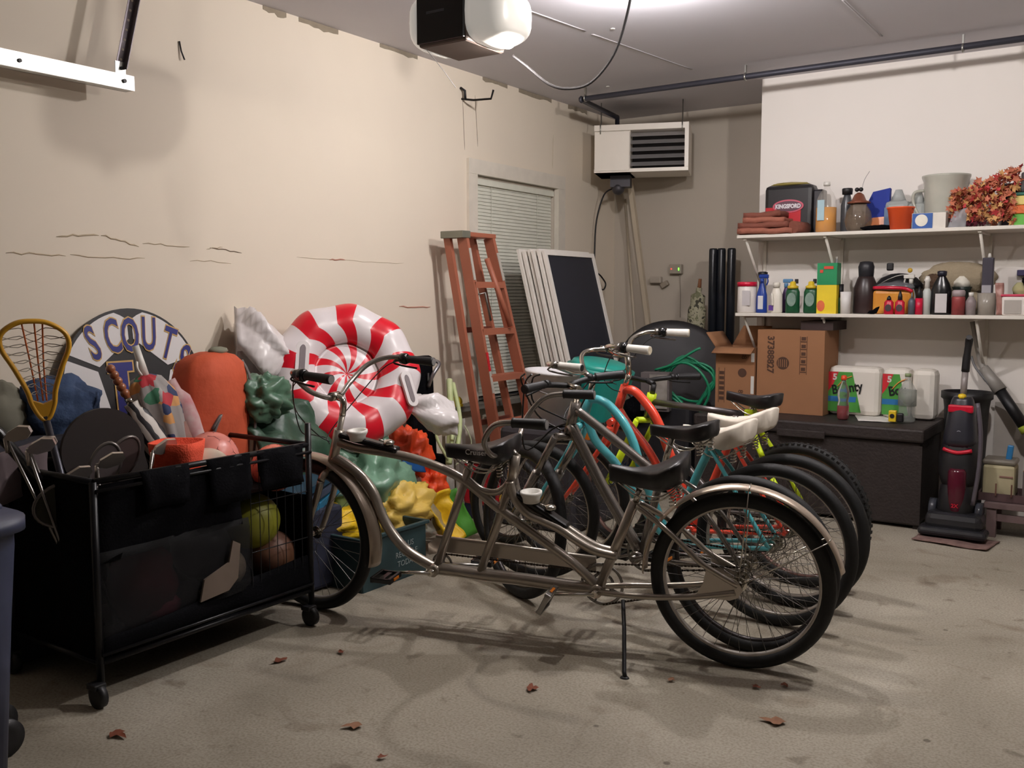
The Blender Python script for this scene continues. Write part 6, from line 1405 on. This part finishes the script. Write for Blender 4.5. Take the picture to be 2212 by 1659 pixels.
MB().lathe([(.045, .15), (.05, .16), (.05, .38), (.04, .40)], (RM(.3).x + .005, RM(.3).y - .085, 0), 22).build('tank_window', mat('dark red clear tank', (80, 22, 38), .15), vc)
MB().text('2X', .03, face_y(RM(.2).x + .005, RM(.3).y - .138, .19), .0006, .001).build('lettering', VR, vc)
rings = []
for z, w, d in ((.52, .11, .085), (.56, .112, .085), (.72, .09, .065), (.78, .072, .055), (.80, .06, .05)):
    rings.append([(RM(z).x + w * .82 * math.copysign(abs(cos(a)) ** .7, cos(a)), RM(z).y - .02 + d * sin(a), z) for a in [2 * pi * j / 28 for j in range(28)]])
up = MB().loft(rings).build('upper_tank', VB, vc)
MB().box((RM(.745).x, RM(.745).y - .075, .735), (.135, .02, .045), bev=.01).build('red_collar', VR, up)
MB().tube([(RM(.5).x - .075, RM(.5).y - .10, .505), (RM(.5).x, RM(.5).y - .115, .49), (RM(.5).x + .075, RM(.5).y - .10, .505)], .011, 8, 4).build('red_handle_strip', VR, vc)
MB().torus((RM(.62).x, RM(.62).y - .097, .60), (0, 1, 0), .012, .003, 20, 6).build('round_badge', mat('badge silver', (170, 170, 175), .4), up)
MB().lathe([(.025, 0), (.02, .02), (.001, .026)], (RM(.80).x, RM(.8).y - .05, .795), 18).build('yellow_knob', YEL, vc)
MB().cyl((RM(.8).x, RM(.8).y - .02, .79), (RM(.95).x + .004, RM(.95).y - .02, .95), .018).build('grey_stem', mat('dull silver plastic', (140, 132, 130), .35), vc)
MB().tube([(RM(.95).x + .004, RM(.95).y - .02, .945), (-.884, 5.99, 1.05), (-.876, 5.98, 1.12), (-.872, 5.95, 1.145)], [.022, .019, .021, .016], 12, 4).build('handle_grip', BLACK, vc)
MB().box((-.89, 5.87, .10), (.30, .20, .10), bev=.035).box((-.89, 5.80, .045), (.36, .14, .05), bev=.02).build('foot', mat('smoky black plastic', (34, 34, 38), .3), vc)
for x in (-1.02, -.775): MB().lathe([(.03, -.02), (.062, -.018), (.062, .018), (.03, .02)], (x, 5.93, .14), 24, 'X').build('side_wheel', mat('smoky grey plastic', (60, 62, 70), .25), vc)
MB().tube([(-.80, 5.85, .78), (-.775, 5.83, .62), (-.775, 5.83, .42), (-.80, 5.84, .2)], .012, 8, 4).build('hose', mat('clear ribbed hose', (90, 84, 92), .3), vc)
o = MB().sheet([(-1.09, 5.66, .004), (-.70, 5.60, .004), (-.66, 5.86, .004), (-1.06, 5.90, .004)], 16, 8, .006, 6, .0, -.006, 3, .02).build('rug', mat('mauve fringed rug', (150, 122, 115), .9, rgb2=(80, 55, 50), scale=22)); tag(o, 'small mauve rug with a frayed dark edge under the carpet cleaner', 'rug')
pl = thing('leaf_blower_pole', 'grey and black extension pole tool leaning at the right edge', 'pole tool', (-.7, 6.45, 0))
PP = [V((-.94, 6.52, 1.22)), V((-.875, 6.5, .955)), V((-.76, 6.46, .80)), V((-.62, 6.42, .60)), V((-.42, 6.36, .25)), V((-.30, 6.32, .03))]
MB().tube([PP[0], PP[1], PP[1] * .6 + PP[2] * .4], [.016, .022], 12, 3).tube([PP[1] + V((.01, 0, -.02)), PP[2]], [.03, .042], 14).build('grey_head', mat('mottled silver plastic', (150, 146, 140), .4), pl)
MB().tube([PP[2], PP[3]], .033, 14).build('foam_grip', BLACK, pl)
MB().tube([PP[3], PP[3] * .9 + PP[4] * .1], .035, 14).build('lime_band', mat('lime yellow', (185, 200, 70), .5), pl)
MB().tube([PP[3] * .9 + PP[4] * .1, PP[4], PP[5]], .028, 14).build('lower_tube', mat('mottled silver plastic', (150, 146, 140)), pl)
MB().tube([PP[1] + V((-.06, 0, .05)), PP[1] + V((-.03, -.02, -.02)), PP[2] + V((-.05, 0, .02)), PP[2] + V((-.03, 0, -.02))], .008, 6, 3).build('trigger_guard', GREYP, pl)
pn = MB().box((-.55, 6.585, .36), (.50, .02, .72)).build('white_panel_board', mat('off white board', (205, 198, 190), .6)); tag(pn, 'smooth off-white panel leaning on the wall behind the stool', 'panel')
so_ = thing('wooden_stool', 'low dusty purple-brown wooden stool at the right edge', 'stool', (-.45, 6.08, 0))
SL = mat('dusty mauve wood', (112, 92, 90), .8, var=.15, scale=6)
MB().box((-.42, 6.12, .185), (.68, .30, .035), bev=.004).build('seat', SL, so_)
for x in (-.72, -.14):
    for y in (6.0, 6.23): MB().box((x, y, .085), (.05, .04, .17)).build('leg', SL, so_)
MB().box((-.43, 6.0, .115), (.53, .02, .04)).build('stretcher', SL, so_)
tr_ = MB().box2((-.80, 6.01, .205), (-.50, 6.25, .215)).box2((-.80, 6.005, .205), (-.50, 6.015, .25)).box2((-.80, 6.245, .205), (-.50, 6.255, .25)).box2((-.80, 6.015, .205), (-.79, 6.245, .25)).box2((-.51, 6.015, .205), (-.50, 6.245, .25)).build('tray', mat('dark mauve wood tray', (84, 62, 62), .8)); tag(tr_, 'shallow dark tray on the stool beneath the clear canister', 'tray')
o = thing('plastic_canister', 'square translucent canister of beige powder standing in the tray', 'canister', (-.70, 6.13, .216))
MB().box((-.70, 6.13, .315), (.17, .17, .195), bev=.02).build('powder', mat('beige powder', (190, 180, 145), .8, var=.08), o)
MB().box((-.70, 6.13, .425), (.175, .175, .03), bev=.012).build('rim', mat('dusty clear rim', (140, 132, 120), .4, alpha=.8), o)
MB().box((-.66, 6.042, .345), (.07, .004, .008)).build('pinkish_mark', mat('dusty pink mark', (150, 110, 100), .7), o)
for x in (-.705, -.625): MB().box((x, 5.998, .275), (.008, .006, .07)).build('wooden_peg', mat('brown peg', (110, 75, 60), .7), tr_)
o = MB().box((-.655, 6.12, .475), (.032, .03, .09), rot=Matrix.Rotation(R(6), 3, 'Y'), bev=.006).build('blue_brush', mat('sky blue plastic', (45, 120, 175), .4)); tag(o, 'small sky blue brush standing on the canister', 'brush')
o = thing('cardboard_box', 'brown cardboard box with dark contents cut by the right edge', 'box', (-.5, 6.12, .205))
MB().box2((-.575, 6.03, .205), (-.35, 6.24, .39)).build('carton_body', mat('grey brown carton', (92, 82, 80), .8), o)
MB().sheet([(-.575, 6.03, .39), (-.35, 6.03, .50), (-.35, 6.2, .50), (-.575, 6.2, .39)], 3, 3, 0, 1, 0, .006).build('flap', CARD, o)
# ================================================================== camera and view
cam = bpy.data.cameras.new('camera'); co = bpy.data.objects.new('camera', cam); COL.objects.link(co)
co.location = (0, 0, 1.38); co.rotation_euler = (R(90 - 5.3), 0, R(34))
cam.sensor_width = 36; cam.lens = 2055 / 2212 * 36; cam.clip_start = .02
SC.camera = co
w = bpy.data.worlds.new('world'); SC.world = w; w.use_nodes = True
w.node_tree.nodes['Background'].inputs['Color'].default_value = (.8, .85, 1, 1); w.node_tree.nodes['Background'].inputs['Strength'].default_value = .02
SC.view_settings.view_transform = 'Standard'; SC.view_settings.look = 'None'; SC.view_settings.gamma = 1; SC.view_settings.use_curve_mapping = False
SC.view_settings.exposure = 0.18
for o in bpy.data.objects:
    if o.get('_w') is not None: del o['_w']
